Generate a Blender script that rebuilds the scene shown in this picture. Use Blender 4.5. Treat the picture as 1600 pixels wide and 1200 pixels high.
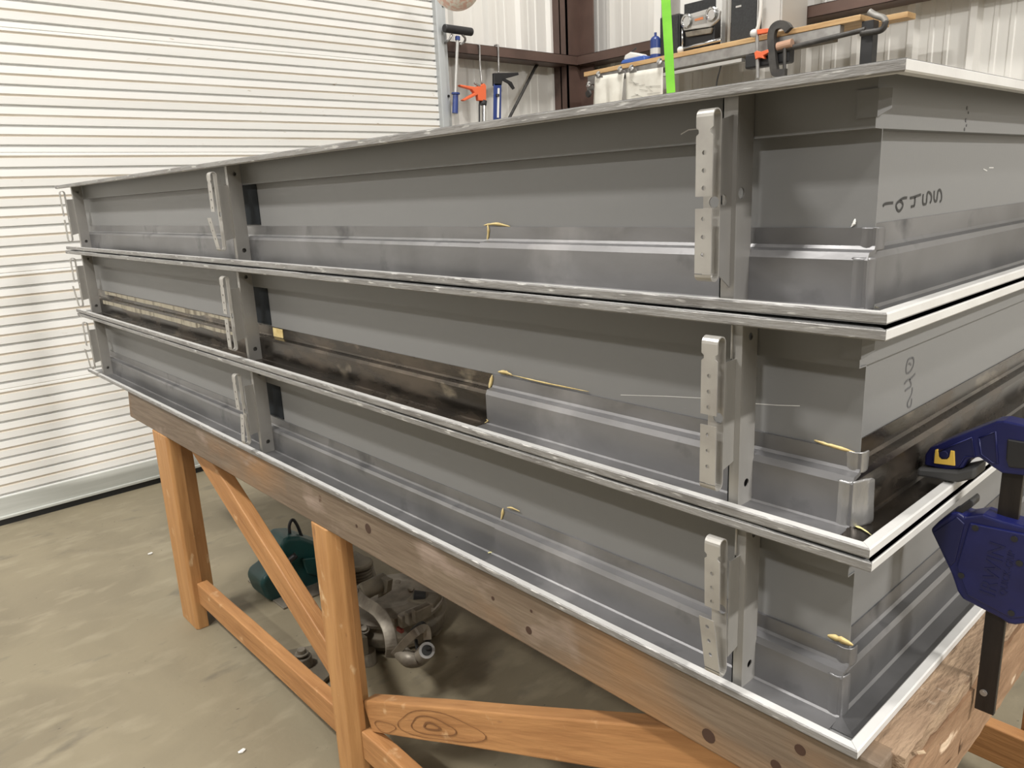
import bpy, bmesh, math, random
from mathutils import Vector, Matrix, noise
random.seed(7)
scene = bpy.context.scene
for o in list(bpy.data.objects): bpy.data.objects.remove(o)
COL = scene.collection
ZB = 0.80          # bench top height above the floor

# ------------------------------------------------------------------ camera
CX, CY, CZ = 0.28541, -0.72762, 0.61126 + ZB
RR = ((0.67416, 0.73721, -0.04505), (0.15047, -0.19681, -0.96883), (-0.72309, 0.64636, -0.24361))
FPX = 1196.8
cam_d = bpy.data.cameras.new('camera'); cam = bpy.data.objects.new('camera', cam_d); COL.objects.link(cam)
cam_d.sensor_width = 36; cam_d.lens = FPX * 36 / 1600; cam_d.clip_start = 0.02; cam_d.clip_end = 60
r, d, f = (Vector(v).normalized() for v in RR)
cam.matrix_world = Matrix(((r.x, -d.x, -f.x, CX), (r.y, -d.y, -f.y, CY), (r.z, -d.z, -f.z, CZ), (0, 0, 0, 1)))
scene.camera = cam

# ------------------------------------------------------------------ light
world = bpy.data.worlds.new('world'); scene.world = world; world.use_nodes = True
world.node_tree.nodes['Background'].inputs[0].default_value = (1.0, 0.95, 0.87, 1)
world.node_tree.nodes['Background'].inputs[1].default_value = 0.35
scene.view_settings.view_transform = 'Standard'; scene.view_settings.look = 'None'
scene.view_settings.exposure = 0.0; scene.view_settings.gamma = 1.0
scene.view_settings.use_curve_mapping = False

def area(name, loc, sx, sy, power, col=(1.0, 0.975, 0.93), tgt=None):
    l = bpy.data.lights.new(name, 'AREA'); l.shape = 'RECTANGLE'; l.size = sx; l.size_y = sy
    l.energy = power; l.color = col
    o = bpy.data.objects.new(name, l); COL.objects.link(o); o.location = loc
    if tgt:
        o.rotation_euler = (Vector(tgt) - Vector(loc)).to_track_quat('-Z', 'Y').to_euler()
    return o
LAMPS = [(-2.3, -2.3, 4.7, 0.9, 0.25, 250), (2.2, -1.3, 4.7, 0.3, 0.9, 95), (5.0, 0.4, 4.7, 0.25, 0.9, 670), (0.3, -4.0, 4.7, 0.9, 0.25, 210), (-2.3, 2.4, 4.7, 0.9, 0.3, 85), (7.6, -2.4, 4.7, 0.25, 0.9, 260)]
for i, (x, y, z, sx, sy, p) in enumerate(LAMPS):
    area('lamp_light', (x, y, z), sx, sy, p)

# ------------------------------------------------------------------ helpers
def at(px, py, ax, val):
    """photo pixel -> world point on the plane axis=val (z in world metres)"""
    a, b = (px - 800) / FPX, (py - 600) / FPX
    v = r * a + d * b + f
    c = (CX, CY, CZ); s = (val - c[ax]) / v[ax]
    return Vector((CX + s * v.x, CY + s * v.y, CZ + s * v.z))

def tag(o, label=None, cat=None, group=None, kind=None):
    if label: o['label'] = label
    if cat: o['category'] = cat
    if group: o['group'] = group
    if kind: o['kind'] = kind
    return o

def empty(name, loc, label=None, cat=None, group=None):
    o = bpy.data.objects.new(name, None); COL.objects.link(o); o.location = loc
    o.empty_display_size = 0.05
    return tag(o, label, cat, group)

WM = {}   # world matrices we know without a depsgraph update
def wm(o):
    if o.name in WM: return WM[o.name]
    return Matrix.Translation(o.location)

class MB:
    def __init__(s): s.bm = bmesh.new(); s.mi = 0
    def face(s, vs):
        try:
            fc = s.bm.faces.new(vs); fc.material_index = s.mi; return fc
        except ValueError: return None
    def hexa(s, p):
        v = [s.bm.verts.new(q) for q in p]
        for q in ((0,3,2,1),(4,5,6,7),(0,1,5,4),(1,2,6,5),(2,3,7,6),(3,0,4,7)): s.face([v[i] for i in q])
    def box(s, x0, x1, y0, y1, z0, z1, M=None):
        p = [Vector(q) for q in ((x0,y0,z0),(x1,y0,z0),(x1,y1,z0),(x0,y1,z0),(x0,y0,z1),(x1,y0,z1),(x1,y1,z1),(x0,y1,z1))]
        if M: p = [M @ q for q in p]
        s.hexa(p)
    def prism(s, pts, vec):
        """pts: planar 3D polygon; vec: extrusion"""
        vec = Vector(vec); a = [s.bm.verts.new(Vector(q)) for q in pts]; b = [s.bm.verts.new(Vector(q) + vec) for q in pts]
        s.face(a[::-1]); s.face(b); n = len(a)
        for i in range(n): s.face([a[i], a[(i+1)%n], b[(i+1)%n], b[i]])
    def holes(s, outer, holes, org, U, V, N, t):
        """plate with real holes. outer: uv points; holes: (u,v,r)"""
        org, U, V, N = Vector(org), Vector(U), Vector(V), Vector(N)
        bm = bmesh.new(); edges = []
        loops = [outer] + [[(u + rr*math.cos(a*math.pi/7), v + rr*math.sin(a*math.pi/7)) for a in range(14)] for u, v, rr in holes]
        for lp in loops:
            vs = [bm.verts.new(org + U*u + V*v) for u, v in lp]
            for i in range(len(vs)): edges.append(bm.edges.new((vs[i], vs[(i+1)%len(vs)])))
        bmesh.ops.triangle_fill(bm, use_beauty=True, use_dissolve=False, edges=edges, normal=N)
        ret = bmesh.ops.extrude_face_region(bm, geom=list(bm.faces))
        for g in ret['geom']:
            if isinstance(g, bmesh.types.BMVert): g.co += N * t
        mp = {}
        for v in bm.verts: mp[v] = s.bm.verts.new(v.co)
        for fc in bm.faces: s.face([mp[v] for v in fc.verts])
        bm.free()
    def cyl(s, a, b, ra, rb=None, n=16, caps=True):
        a, b = Vector(a), Vector(b); rb = ra if rb is None else rb
        ax = (b - a).normalized(); u = ax.orthogonal().normalized(); w = ax.cross(u)
        A = []; B = []
        for i in range(n):
            t = 2*math.pi*i/n; dv = u*math.cos(t) + w*math.sin(t)
            A.append(s.bm.verts.new(a + dv*ra)); B.append(s.bm.verts.new(b + dv*rb))
        for i in range(n): s.face([A[i], A[(i+1)%n], B[(i+1)%n], B[i]])
        if caps: s.face(A[::-1]); s.face(B)
    def tube(s, pts, rad, n=10, rads=None):
        pts = [Vector(p) for p in pts]; prev = None; u = None
        for i, p in enumerate(pts):
            t = (pts[min(i+1, len(pts)-1)] - pts[max(i-1, 0)]).normalized()
            if u is None: u = t.orthogonal().normalized()
            u = (u - t*u.dot(t)).normalized(); w = t.cross(u); rr = rads[i] if rads else rad
            ring = [s.bm.verts.new(p + (u*math.cos(2*math.pi*k/n) + w*math.sin(2*math.pi*k/n))*rr) for k in range(n)]
            if prev:
                for k in range(n): s.face([prev[k], prev[(k+1)%n], ring[(k+1)%n], ring[k]])
            else: s.face(ring[::-1])
            prev = ring
        s.face(prev)
    def lathe(s, c, ax, prof, n=24):
        c, ax = Vector(c), Vector(ax).normalized(); u = ax.orthogonal().normalized(); w = ax.cross(u); prev = None
        for h, rr in prof:
            ring = [s.bm.verts.new(c + ax*h + (u*math.cos(2*math.pi*k/n) + w*math.sin(2*math.pi*k/n))*max(rr, 1e-4)) for k in range(n)]
            if prev:
                for k in range(n): s.face([prev[k], prev[(k+1)%n], ring[(k+1)%n], ring[k]])
            else: s.face(ring[::-1])
            prev = ring
        s.face(prev)
    def sweep(s, prof, xs, fn, t=0, jit=0):
        """prof: 2D points; fn(x,a,b)->3D; closed profile swept over xs"""
        prev = None; n = len(prof)
        for x in xs:
            ring = [s.bm.verts.new(fn(x, a, b)) for a, b in prof]
            if prev:
                for k in range(n): s.face([prev[k], prev[(k+1)%n], ring[(k+1)%n], ring[k]])
            else: s.face(ring[::-1])
            prev = ring
        s.face(prev)
    def build(s, name, mats, parent=None, bevel=0, seg=2, smooth=False, frame=None, jitter=0, sub=0):
        if jitter:
            for v in s.bm.verts:
                v.co += noise.noise_vector(v.co * 37) * jitter
        bmesh.ops.recalc_face_normals(s.bm, faces=s.bm.faces)
        PW = wm(parent) if parent else Matrix()
        M = frame if frame is not None else (PW if parent else None)
        if M is None:
            lo = Vector((min(v.co.x for v in s.bm.verts), min(v.co.y for v in s.bm.verts), min(v.co.z for v in s.bm.verts)))
            hi = Vector((max(v.co.x for v in s.bm.verts), max(v.co.y for v in s.bm.verts), max(v.co.z for v in s.bm.verts)))
            M = Matrix.Translation(((lo.x+hi.x)/2, (lo.y+hi.y)/2, lo.z))
        me = bpy.data.meshes.new(name); s.bm.transform(M.inverted()); s.bm.to_mesh(me); s.bm.free()
        if smooth:
            for p in me.polygons: p.use_smooth = True
        if not isinstance(mats, (list, tuple)): mats = [mats]
        for m in mats: me.materials.append(m)
        o = bpy.data.objects.new(name, me); COL.objects.link(o)
        if parent: o.parent = parent; o.matrix_local = PW.inverted() @ M
        else: o.matrix_world = M
        WM[o.name] = M.copy()
        if bevel:
            b = o.modifiers.new('bevel', 'BEVEL'); b.width = bevel; b.segments = seg; b.limit_method = 'ANGLE'; b.angle_limit = 0.6
        if sub:
            q = o.modifiers.new('sub', 'SUBSURF'); q.levels = sub; q.render_levels = sub
        return o

# ------------------------------------------------------------------ materials
def mat(name, col, rough=0.5, metal=0.0, col2=None, scale=8, stretch=(1,1,1), mix=(0.4, 0.65), bump=0.0, bscale=None,
        detail=6, rough2=None, spots=None, spec=0.5, coat=0.0, distort=0.0, wave=None):
    m = bpy.data.materials.new(name); m.use_nodes = True; nt = m.node_tree; N = nt.nodes; L = nt.links
    b = N['Principled BSDF']; b.inputs['Roughness'].default_value = rough; b.inputs['Metallic'].default_value = metal
    b.inputs['Base Color'].default_value = (*col, 1); b.inputs['Specular IOR Level'].default_value = spec
    b.inputs['Coat Weight'].default_value = coat
    tc = N.new('ShaderNodeTexCoord'); mp = N.new('ShaderNodeMapping'); mp.inputs['Scale'].default_value = stretch
    L.new(tc.outputs['Object'], mp.inputs['Vector'])
    out = None
    if col2 is not None or rough2 is not None:
        nz = N.new('ShaderNodeTexNoise'); nz.inputs['Scale'].default_value = scale; nz.inputs['Detail'].default_value = detail
        nz.inputs['Distortion'].default_value = distort
        L.new(mp.outputs['Vector'], nz.inputs['Vector'])
        cr = N.new('ShaderNodeValToRGB'); cr.color_ramp.elements[0].position = mix[0]; cr.color_ramp.elements[1].position = mix[1]
        L.new(nz.outputs['Fac'], cr.inputs['Fac'])
        c2 = col2 if col2 is not None else col
        mx = N.new('ShaderNodeMix'); mx.data_type = 'RGBA'
        mx.inputs['A'].default_value = (*col, 1); mx.inputs['B'].default_value = (*c2, 1)
        L.new(cr.outputs['Color'], mx.inputs['Factor']); out = mx.outputs['Result']
        if rough2 is not None:
            mr = N.new('ShaderNodeMapRange'); mr.inputs['To Min'].default_value = rough; mr.inputs['To Max'].default_value = rough2
            L.new(cr.outputs['Color'], mr.inputs['Value']); L.new(mr.outputs['Result'], b.inputs['Roughness'])
    for sp in (spots or []):      # (colour, scale, lo, hi, stretch)
        nz2 = N.new('ShaderNodeTexNoise'); nz2.inputs['Scale'].default_value = sp[1]; nz2.inputs['Detail'].default_value = 5
        if len(sp) > 4:
            m2 = N.new('ShaderNodeMapping'); m2.inputs['Scale'].default_value = sp[4]; m2.inputs['Location'].default_value = (3.1, 1.7, 5.3)
            L.new(tc.outputs['Object'], m2.inputs['Vector']); L.new(m2.outputs['Vector'], nz2.inputs['Vector'])
        else: L.new(tc.outputs['Object'], nz2.inputs['Vector'])
        cr2 = N.new('ShaderNodeValToRGB'); cr2.color_ramp.elements[0].position = sp[2]; cr2.color_ramp.elements[1].position = sp[3]
        L.new(nz2.outputs['Fac'], cr2.inputs['Fac'])
        mx2 = N.new('ShaderNodeMix'); mx2.data_type = 'RGBA'; mx2.inputs['B'].default_value = (*sp[0], 1)
        if out: L.new(out, mx2.inputs['A'])
        else: mx2.inputs['A'].default_value = (*col, 1)
        L.new(cr2.outputs['Color'], mx2.inputs['Factor']); out = mx2.outputs['Result']
    if out: L.new(out, b.inputs['Base Color'])
    if bump:
        nb = N.new('ShaderNodeTexNoise'); nb.inputs['Scale'].default_value = bscale or scale*2; nb.inputs['Detail'].default_value = 5
        L.new(mp.outputs['Vector'], nb.inputs['Vector'])
        bp = N.new('ShaderNodeBump'); bp.inputs['Strength'].default_value = bump; bp.inputs['Distance'].default_value = 0.01
        L.new(nb.outputs['Fac'], bp.inputs['Height']); L.new(bp.outputs['Normal'], b.inputs['Normal'])
    return m

def wood(name, col, col2, grain, rough=0.6, spots=None, contour=False):
    """grain: mapping scale, small along the fibre"""
    m = mat(name, col, rough, 0, col2, 5, grain, (0.35, 0.7), 0.25, 9, 8, spots=spots, distort=0.6)
    return m

M = {}
M['primer'] = mat('primer', (0.158, 0.158, 0.157), 0.40, 0.05, (0.180, 0.180, 0.179), 1.3, bump=0.015, bscale=260, mix=(0.3, 0.75), rough2=0.5,
                  spots=[((0.34, 0.33, 0.31), 9, 0.74, 0.80, (1, 1, 9))])
M['lip'] = mat('lip_paint', (0.58, 0.575, 0.56), 0.42, 0.1, (0.53, 0.52, 0.505), 14, bump=0.03, bscale=90)
M['lipworn'] = mat('lip_worn', (0.235, 0.228, 0.218), 0.42, 0.15, (0.15, 0.143, 0.136), 12, (1, 6, 6), (0.40, 0.66), 0.2, 60, 9,
                   spots=[((0.12, 0.11, 0.105), 60, 0.63, 0.67, (0.35, 6, 5)), ((0.46, 0.45, 0.43), 40, 0.60, 0.66, (0.6, 5, 4)), ((0.24, 0.18, 0.16), 9, 0.70, 0.76)])
M['lead'] = mat('lead_sheet', (0.165, 0.163, 0.166), 0.40, 0.7, (0.235, 0.232, 0.236), 6, (1, 1, 1.6), (0.35, 0.7), 0.10, 14, 7, rough2=0.55,
                spots=[((0.38, 0.37, 0.37), 5, 0.60, 0.80), ((0.10, 0.10, 0.105), 9, 0.62, 0.74)], distort=0.8)
M['lead2'] = mat('lead_sheet_clean', (0.16, 0.159, 0.162), 0.36, 0.8, (0.26, 0.258, 0.262), 5, (1, 1, 1.6), (0.35, 0.7), 0.08, 9, 7, rough2=0.5,
                 spots=[((0.11, 0.11, 0.115), 10, 0.60, 0.72), ((0.36, 0.35, 0.35), 6, 0.64, 0.80)], distort=0.5)
M['leadbright'] = mat('lead_fold', (0.34, 0.335, 0.33), 0.36, 0.7, (0.22, 0.217, 0.215), 22, (1, 1, 0.5), (0.35, 0.7), 0.3, 50, 6)
M['bare'] = mat('bare_dark_steel', (0.050, 0.043, 0.036), 0.20, 0.85, (0.12, 0.098, 0.078), 9, (1, 1, 3), (0.45, 0.68), 0.05, 12, 8, rough2=0.38,
                spots=[((0.24, 0.205, 0.16), 7, 0.62, 0.72, (1.6, 1, 3))])
M['residue'] = mat('paper_residue', (0.30, 0.27, 0.205), 0.8, 0.0, (0.12, 0.10, 0.072), 16, (3.0, 1, 0.35), (0.50, 0.66), 0.1, 40)
M['galv'] = mat('galvanised', (0.40, 0.385, 0.365), 0.42, 0.55, (0.30, 0.29, 0.27), 16, (1, 1, 0.4), (0.3, 0.7), 0.04, 60, 6, rough2=0.55)
M['galvdark'] = mat('stud_steel', (0.30, 0.29, 0.275), 0.38, 0.6, (0.20, 0.19, 0.18), 9, (1, 1, 0.35), (0.35, 0.7), 0.04, 40, 6, rough2=0.5)
M['strap'] = mat('anchor_strap', (0.40, 0.385, 0.36), 0.40, 0.5, (0.32, 0.305, 0.285), 20, bump=0.03, bscale=80)
M['openshade'] = mat('dark_plate', (0.012, 0.014, 0.016), 0.75, 0.0, (0.022, 0.026, 0.03), 9, (1, 1, 1), spec=0.12)  # matt black, carries the painted shade of the jamb opening
M['glue'] = mat('yellow_glue', (0.62, 0.50, 0.24), 0.55, 0, (0.45, 0.33, 0.13), 40, bump=0.2, bscale=90)
M['glue2'] = mat('lemon_glue', (0.80, 0.74, 0.36), 0.55, 0, (0.66, 0.58, 0.26), 40, bump=0.2, bscale=90)
M['ink'] = mat('marker_ink', (0.012, 0.012, 0.012), 0.5)
M['ink2'] = mat('faded_marker', (0.085, 0.085, 0.09), 0.5)
M['concrete'] = mat('concrete', (0.216, 0.184, 0.122), 0.62, 0, (0.180, 0.152, 0.101), 2.2, bump=0.12, bscale=26, mix=(0.40, 0.62), detail=10, distort=0.7,
                    spots=[((0.25, 0.216, 0.148), 9, 0.52, 0.74, (1.8, 0.8, 1)), ((0.135, 0.116, 0.083), 6, 0.62, 0.76, (2.0, 0.9, 1)), ((0.085, 0.07, 0.05), 40, 0.70, 0.74, (2, 1, 1))])
M['shutter'] = mat('shutter_white', (0.82, 0.815, 0.795), 0.42, 0, (0.76, 0.75, 0.72), 1.6, (1, 0.4, 6), (0.4, 0.8), 0.02, 30,
                   spots=[((0.52, 0.45, 0.36), 14, 0.72, 0.78, (1, 1, 4))])
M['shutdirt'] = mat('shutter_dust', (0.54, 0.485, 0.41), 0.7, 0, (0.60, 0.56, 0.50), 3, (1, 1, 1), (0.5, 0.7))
M['shutbar'] = mat('shutter_bar', (0.50, 0.51, 0.48), 0.45, 0.1, (0.42, 0.43, 0.40), 5, (1, .3, 6))
M['rubber'] = mat('rubber', (0.012, 0.012, 0.012), 0.7)
M['panel'] = mat('wall_panel', (0.80, 0.785, 0.75), 0.42, 0.05, (0.72, 0.70, 0.66), 2.5, (1, 1, 0.3), (0.35, 0.75), 0.02, 8)
M['trackw'] = mat('track_galv', (0.52, 0.54, 0.55), 0.42, 0.3, (0.44, 0.46, 0.47), 9, (1, 1, 0.2))
M['redox'] = mat('red_oxide', (0.085, 0.052, 0.042), 0.45, 0.0, (0.115, 0.070, 0.056), 4, (1, 1, 1), bump=0.02, bscale=70)
M['woodX'] = wood('fir_along_x', (0.415, 0.205, 0.076), (0.30, 0.137, 0.047), (0.9, 9, 9), spots=[((0.17, 0.075, 0.035), 9, 0.66, 0.75, (1, 3, 3)), ((0.50, 0.30, 0.15), 16, 0.66, 0.74)])
M['woodZ'] = wood('fir_along_z', (0.45, 0.235, 0.088), (0.35, 0.168, 0.058), (9, 9, 0.9), spots=[((0.60, 0.42, 0.24), 17, 0.64, 0.72, (1, 1, .7)), ((0.20, 0.095, 0.04), 12, 0.70, 0.76, (2, 2, .6))])
M['beamwood'] = wood('old_beam', (0.165, 0.122, 0.085), (0.122, 0.085, 0.057), (1.1, 10, 10), 0.6,
                     spots=[((0.26, 0.135, 0.055), 1.9, 0.50, 0.70, (1, 2, 2)), ((0.27, 0.205, 0.165), 5, 0.62, 0.74, (1, 2, 2)), ((0.07, 0.035, 0.02), 14, 0.72, 0.78, (1, 3, 2))])
M['topwood'] = mat('worn_plywood', (0.30, 0.21, 0.135), 0.75, 0, (0.20, 0.13, 0.08), 7, (6, 1.4, 6), (0.35, 0.68), 0.5, 30, 9,
                   spots=[((0.44, 0.37, 0.29), 13, 0.62, 0.72, (1, 3, 1)), ((0.13, 0.075, 0.045), 20, 0.66, 0.73, (3, 1, 3))])
M['endwood'] = mat('end_beam_wood', (0.27, 0.165, 0.095), 0.7, 0, (0.19, 0.108, 0.058), 9, (6, 1.2, 8), (0.35, 0.66), 0.35, 12, 9,
                   spots=[((0.55, 0.42, 0.30), 12, 0.66, 0.72, (2, 1, 3)), ((0.07, 0.04, 0.025), 22, 0.70, 0.74)])
M['pinefresh'] = wood('pine_shelf', (0.60, 0.40, 0.20), (0.48, 0.29, 0.13), (1, 9, 9))
M['knotd'] = mat('dark_knot', (0.045, 0.02, 0.012), 0.6)
M['dust'] = mat('dust', (0.34, 0.29, 0.22), 0.9, 0, (0.26, 0.2, 0.14), 20)
M['navy'] = mat('navy_plastic', (0.008, 0.011, 0.085), 0.38, 0, (0.006, 0.008, 0.066), 30, bump=0.03, bscale=200)
M['navyd'] = mat('navy_recess', (0.007, 0.009, 0.055), 0.45)
M['yellow'] = mat('yellow_plastic', (0.75, 0.50, 0.09), 0.4)
M['blackp'] = mat('black_plastic', (0.018, 0.018, 0.020), 0.45)
M['greyp'] = mat('grey_rubber_pad', (0.05, 0.05, 0.05), 0.6)
M['barsteel'] = mat('dark_bar_steel', (0.012, 0.009, 0.008), 0.45, 0.2, (0.02, 0.015, 0.013), 20, (4, 4, 0.4), bump=0.05, bscale=60)
M['chrome'] = mat('chrome', (0.62, 0.62, 0.62), 0.2, 1.0)
M['steel'] = mat('plain_steel', (0.38, 0.37, 0.36), 0.38, 0.7, (0.28, 0.27, 0.26), 18)
M['orange'] = mat('orange_paint', (0.78, 0.15, 0.055), 0.45)
M['blue'] = mat('blue_paint', (0.02, 0.045, 0.20), 0.4)
M['bluel'] = mat('light_blue', (0.05, 0.12, 0.42), 0.4)
M['strapgreen'] = mat('lime_webbing', (0.235, 0.66, 0.045), 0.65, 0, (0.19, 0.58, 0.035), 6, (1, 1, 3), (0.4, 0.6), 0.05, 80)
M['paper'] = mat('paper', (0.72, 0.70, 0.63), 0.8, 0, (0.64, 0.61, 0.54), 12)
M['print'] = mat('faint_print', (0.50, 0.48, 0.43), 0.8)
M['speaker'] = mat('speaker_black', (0.020, 0.021, 0.022), 0.6, 0, (0.028, 0.029, 0.031), 90)
M['silver'] = mat('silver_plastic', (0.52, 0.51, 0.49), 0.3, 0.5)
M['white'] = mat('white_plastic', (0.72, 0.71, 0.68), 0.5)
M['cabinet'] = mat('grey_cabinet', (0.50, 0.485, 0.46), 0.5)
M['display'] = mat('orange_display', (0.55, 0.20, 0.08), 0.4)
M['iron'] = mat('cast_iron', (0.055, 0.052, 0.050), 0.5, 0.4, (0.085, 0.08, 0.075), 20, bump=0.1, bscale=50)
M['copper'] = mat('copper_pipe', (0.55, 0.34, 0.24), 0.4, 0.3)
M['greasy'] = mat('dusty_casting', (0.15, 0.128, 0.092), 0.7, 0.15, (0.11, 0.095, 0.072), 14, bump=0.25, bscale=40,
                  spots=[((0.21, 0.18, 0.135), 9, 0.56, 0.7)])
M['greasy2'] = mat('dusty_steel', (0.24, 0.215, 0.175), 0.5, 0.4, (0.14, 0.12, 0.095), 18, bump=0.1, bscale=50)
M['teal'] = mat('teal_housing', (0.008, 0.060, 0.058), 0.42, 0, (0.012, 0.045, 0.044), 9)
M['redlabel'] = mat('red_label', (0.22, 0.035, 0.025), 0.6)
M['globe'] = mat('pink_globe', (0.78, 0.50, 0.40), 0.35, 0, (0.85, 0.78, 0.70), 40, (1, 1, 1), (0.44, 0.56), 0.4, 22, 3)
M['ceil'] = mat('ceiling_panel', (0.10, 0.097, 0.092), 0.7)
M['darkwall'] = mat('far_wall_panel', (0.12, 0.115, 0.11), 0.6)
M['lampbody'] = mat('lamp_body', (0.7, 0.7, 0.68), 0.5)

# ------------------------------------------------------------------ the setting
def structure(o): o['kind'] = 'structure'; return o
XS = -3.83; YB = 3.95; XL = -4.02; YG = 3.745
b = MB(); b.box(-4.3, 10.0, -9.0, 4.2, -0.1, 0.0); structure(b.build('floor', M['concrete']))
b = MB(); b.box(-4.3, 10.0, -9.0, 4.2, 5.0, 5.1); structure(b.build('ceiling', M['ceil']))
b = MB(); b.box(10.0, 10.1, -9.0, 4.2, 0.0, 5.0); structure(b.build('wall_right', M['darkwall']))
b = MB(); b.box(-4.3, 10.0, -9.1, -9.0, 0.0, 5.0); structure(b.build('wall_front', M['darkwall']))

def rib_profile(length):
    """R-panel seen from inside: (s, depth) pairs, depth towards the room"""
    pts = [(0, 0)]; s = 0.0
    while s < length:
        q = [(0.0, 0), (0.020, 0.030), (0.052, 0.030), (0.072, 0), (0.118, 0), (0.124, .005), (0.142, .005), (0.148, 0),
             (0.194, 0), (0.200, .005), (0.218, .005), (0.224, 0), (0.300, 0)]
        for a, h in q:
            if s + a > pts[-1][0] + 1e-5: pts.append((s + a, h))
        s += 0.3048
    return pts
# left gable wall: from the roll-up door's track to the corner, plus the piece on the other side of the door
b = MB()
for (y0, y1) in ((2.40, YB), (-9.0, -3.2)):
    pr = [(a, h) for a, h in rib_profile(y1 - y0) if a <= y1 - y0 + 0.001]
    for (a0, h0), (a1, h1) in zip(pr, pr[1:]):
        v = [b.bm.verts.new(q) for q in ((XL + h0, y0 + a0, 0), (XL + h1, y0 + a1, 0), (XL + h1, y0 + a1, 5.0), (XL + h0, y0 + a0, 5.0))]
        b.face(v)
b.box(XL - 0.05, XL - 0.01, -9.0, 4.2, 0, 5.0)
structure(b.build('wall_left', M['panel']))
b = MB(); pr = rib_profile(14.0)
for (a0, h0), (a1, h1) in zip(pr, pr[1:]):
    v = [b.bm.verts.new(q) for q in ((XL + a0, YB - h0, 0), (XL + a1, YB - h1, 0), (XL + a1, YB - h1, 5.0), (XL + a0, YB - h0, 5.0))]
    b.face(v)
b.box(XL, 10.0, YB + 0.01, YB + 0.05, 0, 5.0)
structure(b.build('wall_back', M['panel']))

# roll-up door
b = MB()
z = 0.135; rows = []
# offsets measured in the photo: pitch 86 mm, a wider seam slat every sixth
prof = [(z, 0.0)]; k = 0; tops = []
while z < 3.9:
    seam = (k % 6 == 5); p = 0.0955 if seam else 0.0852
    half = 0.046 if not seam else 0.050
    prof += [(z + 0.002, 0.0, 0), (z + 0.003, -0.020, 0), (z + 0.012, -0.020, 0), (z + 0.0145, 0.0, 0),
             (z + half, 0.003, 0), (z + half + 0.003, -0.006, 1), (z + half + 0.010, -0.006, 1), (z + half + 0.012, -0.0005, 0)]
    if seam: prof += [(z + half + 0.021, -0.0005, 0), (z + half + 0.023, -0.003, 0), (z + half + 0.027, 0.0, 0), (z + half + 0.036, 0.0, 0)]
    z += p; k += 1
prof = [(q[0], q[1], q[2] if len(q) > 2 else 0) for q in prof]
prev = None
for zz, dx, mi in prof:
    a = b.bm.verts.new((XS + dx, -3.0, zz)); c = b.bm.verts.new((XS + dx, 2.435, zz))
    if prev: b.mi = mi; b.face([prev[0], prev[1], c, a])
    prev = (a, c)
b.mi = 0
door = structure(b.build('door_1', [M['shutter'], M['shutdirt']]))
b = MB(); b.box(XS - 0.02, XS + 0.008, -3.0, 2.435, 0.030, 0.135); b.box(XS - 0.02, XS + 0.016, -3.0, 2.435, 0.030, 0.045)
b.build('bottom_bar', M['shutbar'], door, bevel=0.003)
b = MB(); b.box(XS - 0.02, XS + 0.006, -3.0, 2.435, 0.001, 0.031); b.build('gap_shade_strip', M['rubber'], door)  # black strip paints the shade of the gap between door and floor
# track / jamb angles beside the door
for y0 in (2.440,):
    b = MB(); b.box(XS - 0.05, XS + 0.035, y0, y0 + 0.045, 0, 4.2); b.box(XS - 0.01, XS + 0.022, y0 + 0.045, y0 + 0.078, 0, 4.2)
    b.box(XS - 0.04, XS + 0.036, y0 - 0.006, y0, 0, 4.2)
    t = structure(b.build('trim_1', M['trackw'], bevel=0.003))
    b = MB()
    for zz in (2.02, 2.55, 3.1): b.cyl((XS + 0.020, y0 + 0.06, zz), (XS + 0.028, y0 + 0.06, zz), 0.008)
    b.build('track_bolts', M['ink'], t)
b = MB(); b.box(XS - 0.05, XS + 0.035, -3.05, -3.0, 0, 4.2); structure(b.build('trim_2', M['trackw'], bevel=0.003))
# girts (C-section, flange face to the room) and the corner column
def girt_y(y0, y1, z0, z1):
    b = MB(); x1 = XS
    b.box(XL + 0.03, x1, y0, y1, z1 - 0.003, z1); b.box(x1 - 0.003, x1, y0, y1, z0, z1)
    b.box(XL + 0.03, x1, y0, y1, z0, z0 + 0.003)
    return b
def girt_x(x0, x1, z0, z1):
    b = MB(); b.box(x0, x1, YG, YB - 0.03, z1 - 0.003, z1); b.box(x0, x1, YG, YG + 0.003, z0, z1); b.box(x0, x1, YG, YB - 0.03, z0, z0 + 0.003)
    return b
structure(girt_y(2.52, YG, 2.29, 2.355).build('trim_3', M['redox']))
structure(girt_x(XS, 9.9, 2.29, 2.355).build('trim_4', M['redox']))
structure(girt_x(XS, 9.9, 1.10, 1.165).build('trim_6', M['redox']))
structure(girt_y(2.52, YG, 1.10, 1.165).build('trim_7', M['redox']))
b = MB(); cx = XS - 0.03
b.box(-3.99, -3.85, 3.66, 3.672, 0, 5.0); b.box(-3.99, -3.85, 3.89, 3.902, 0, 5.0); b.box(-3.925, -3.913, 3.66, 3.90, 0, 5.0)
b.box(-3.852, -3.72, 3.80, 3.812, 0, 5.0); b.box(-3.862, -3.850, 3.66, 3.90, 0, 5.0)
structure(b.build('trim_5', M['redox']))

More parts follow.
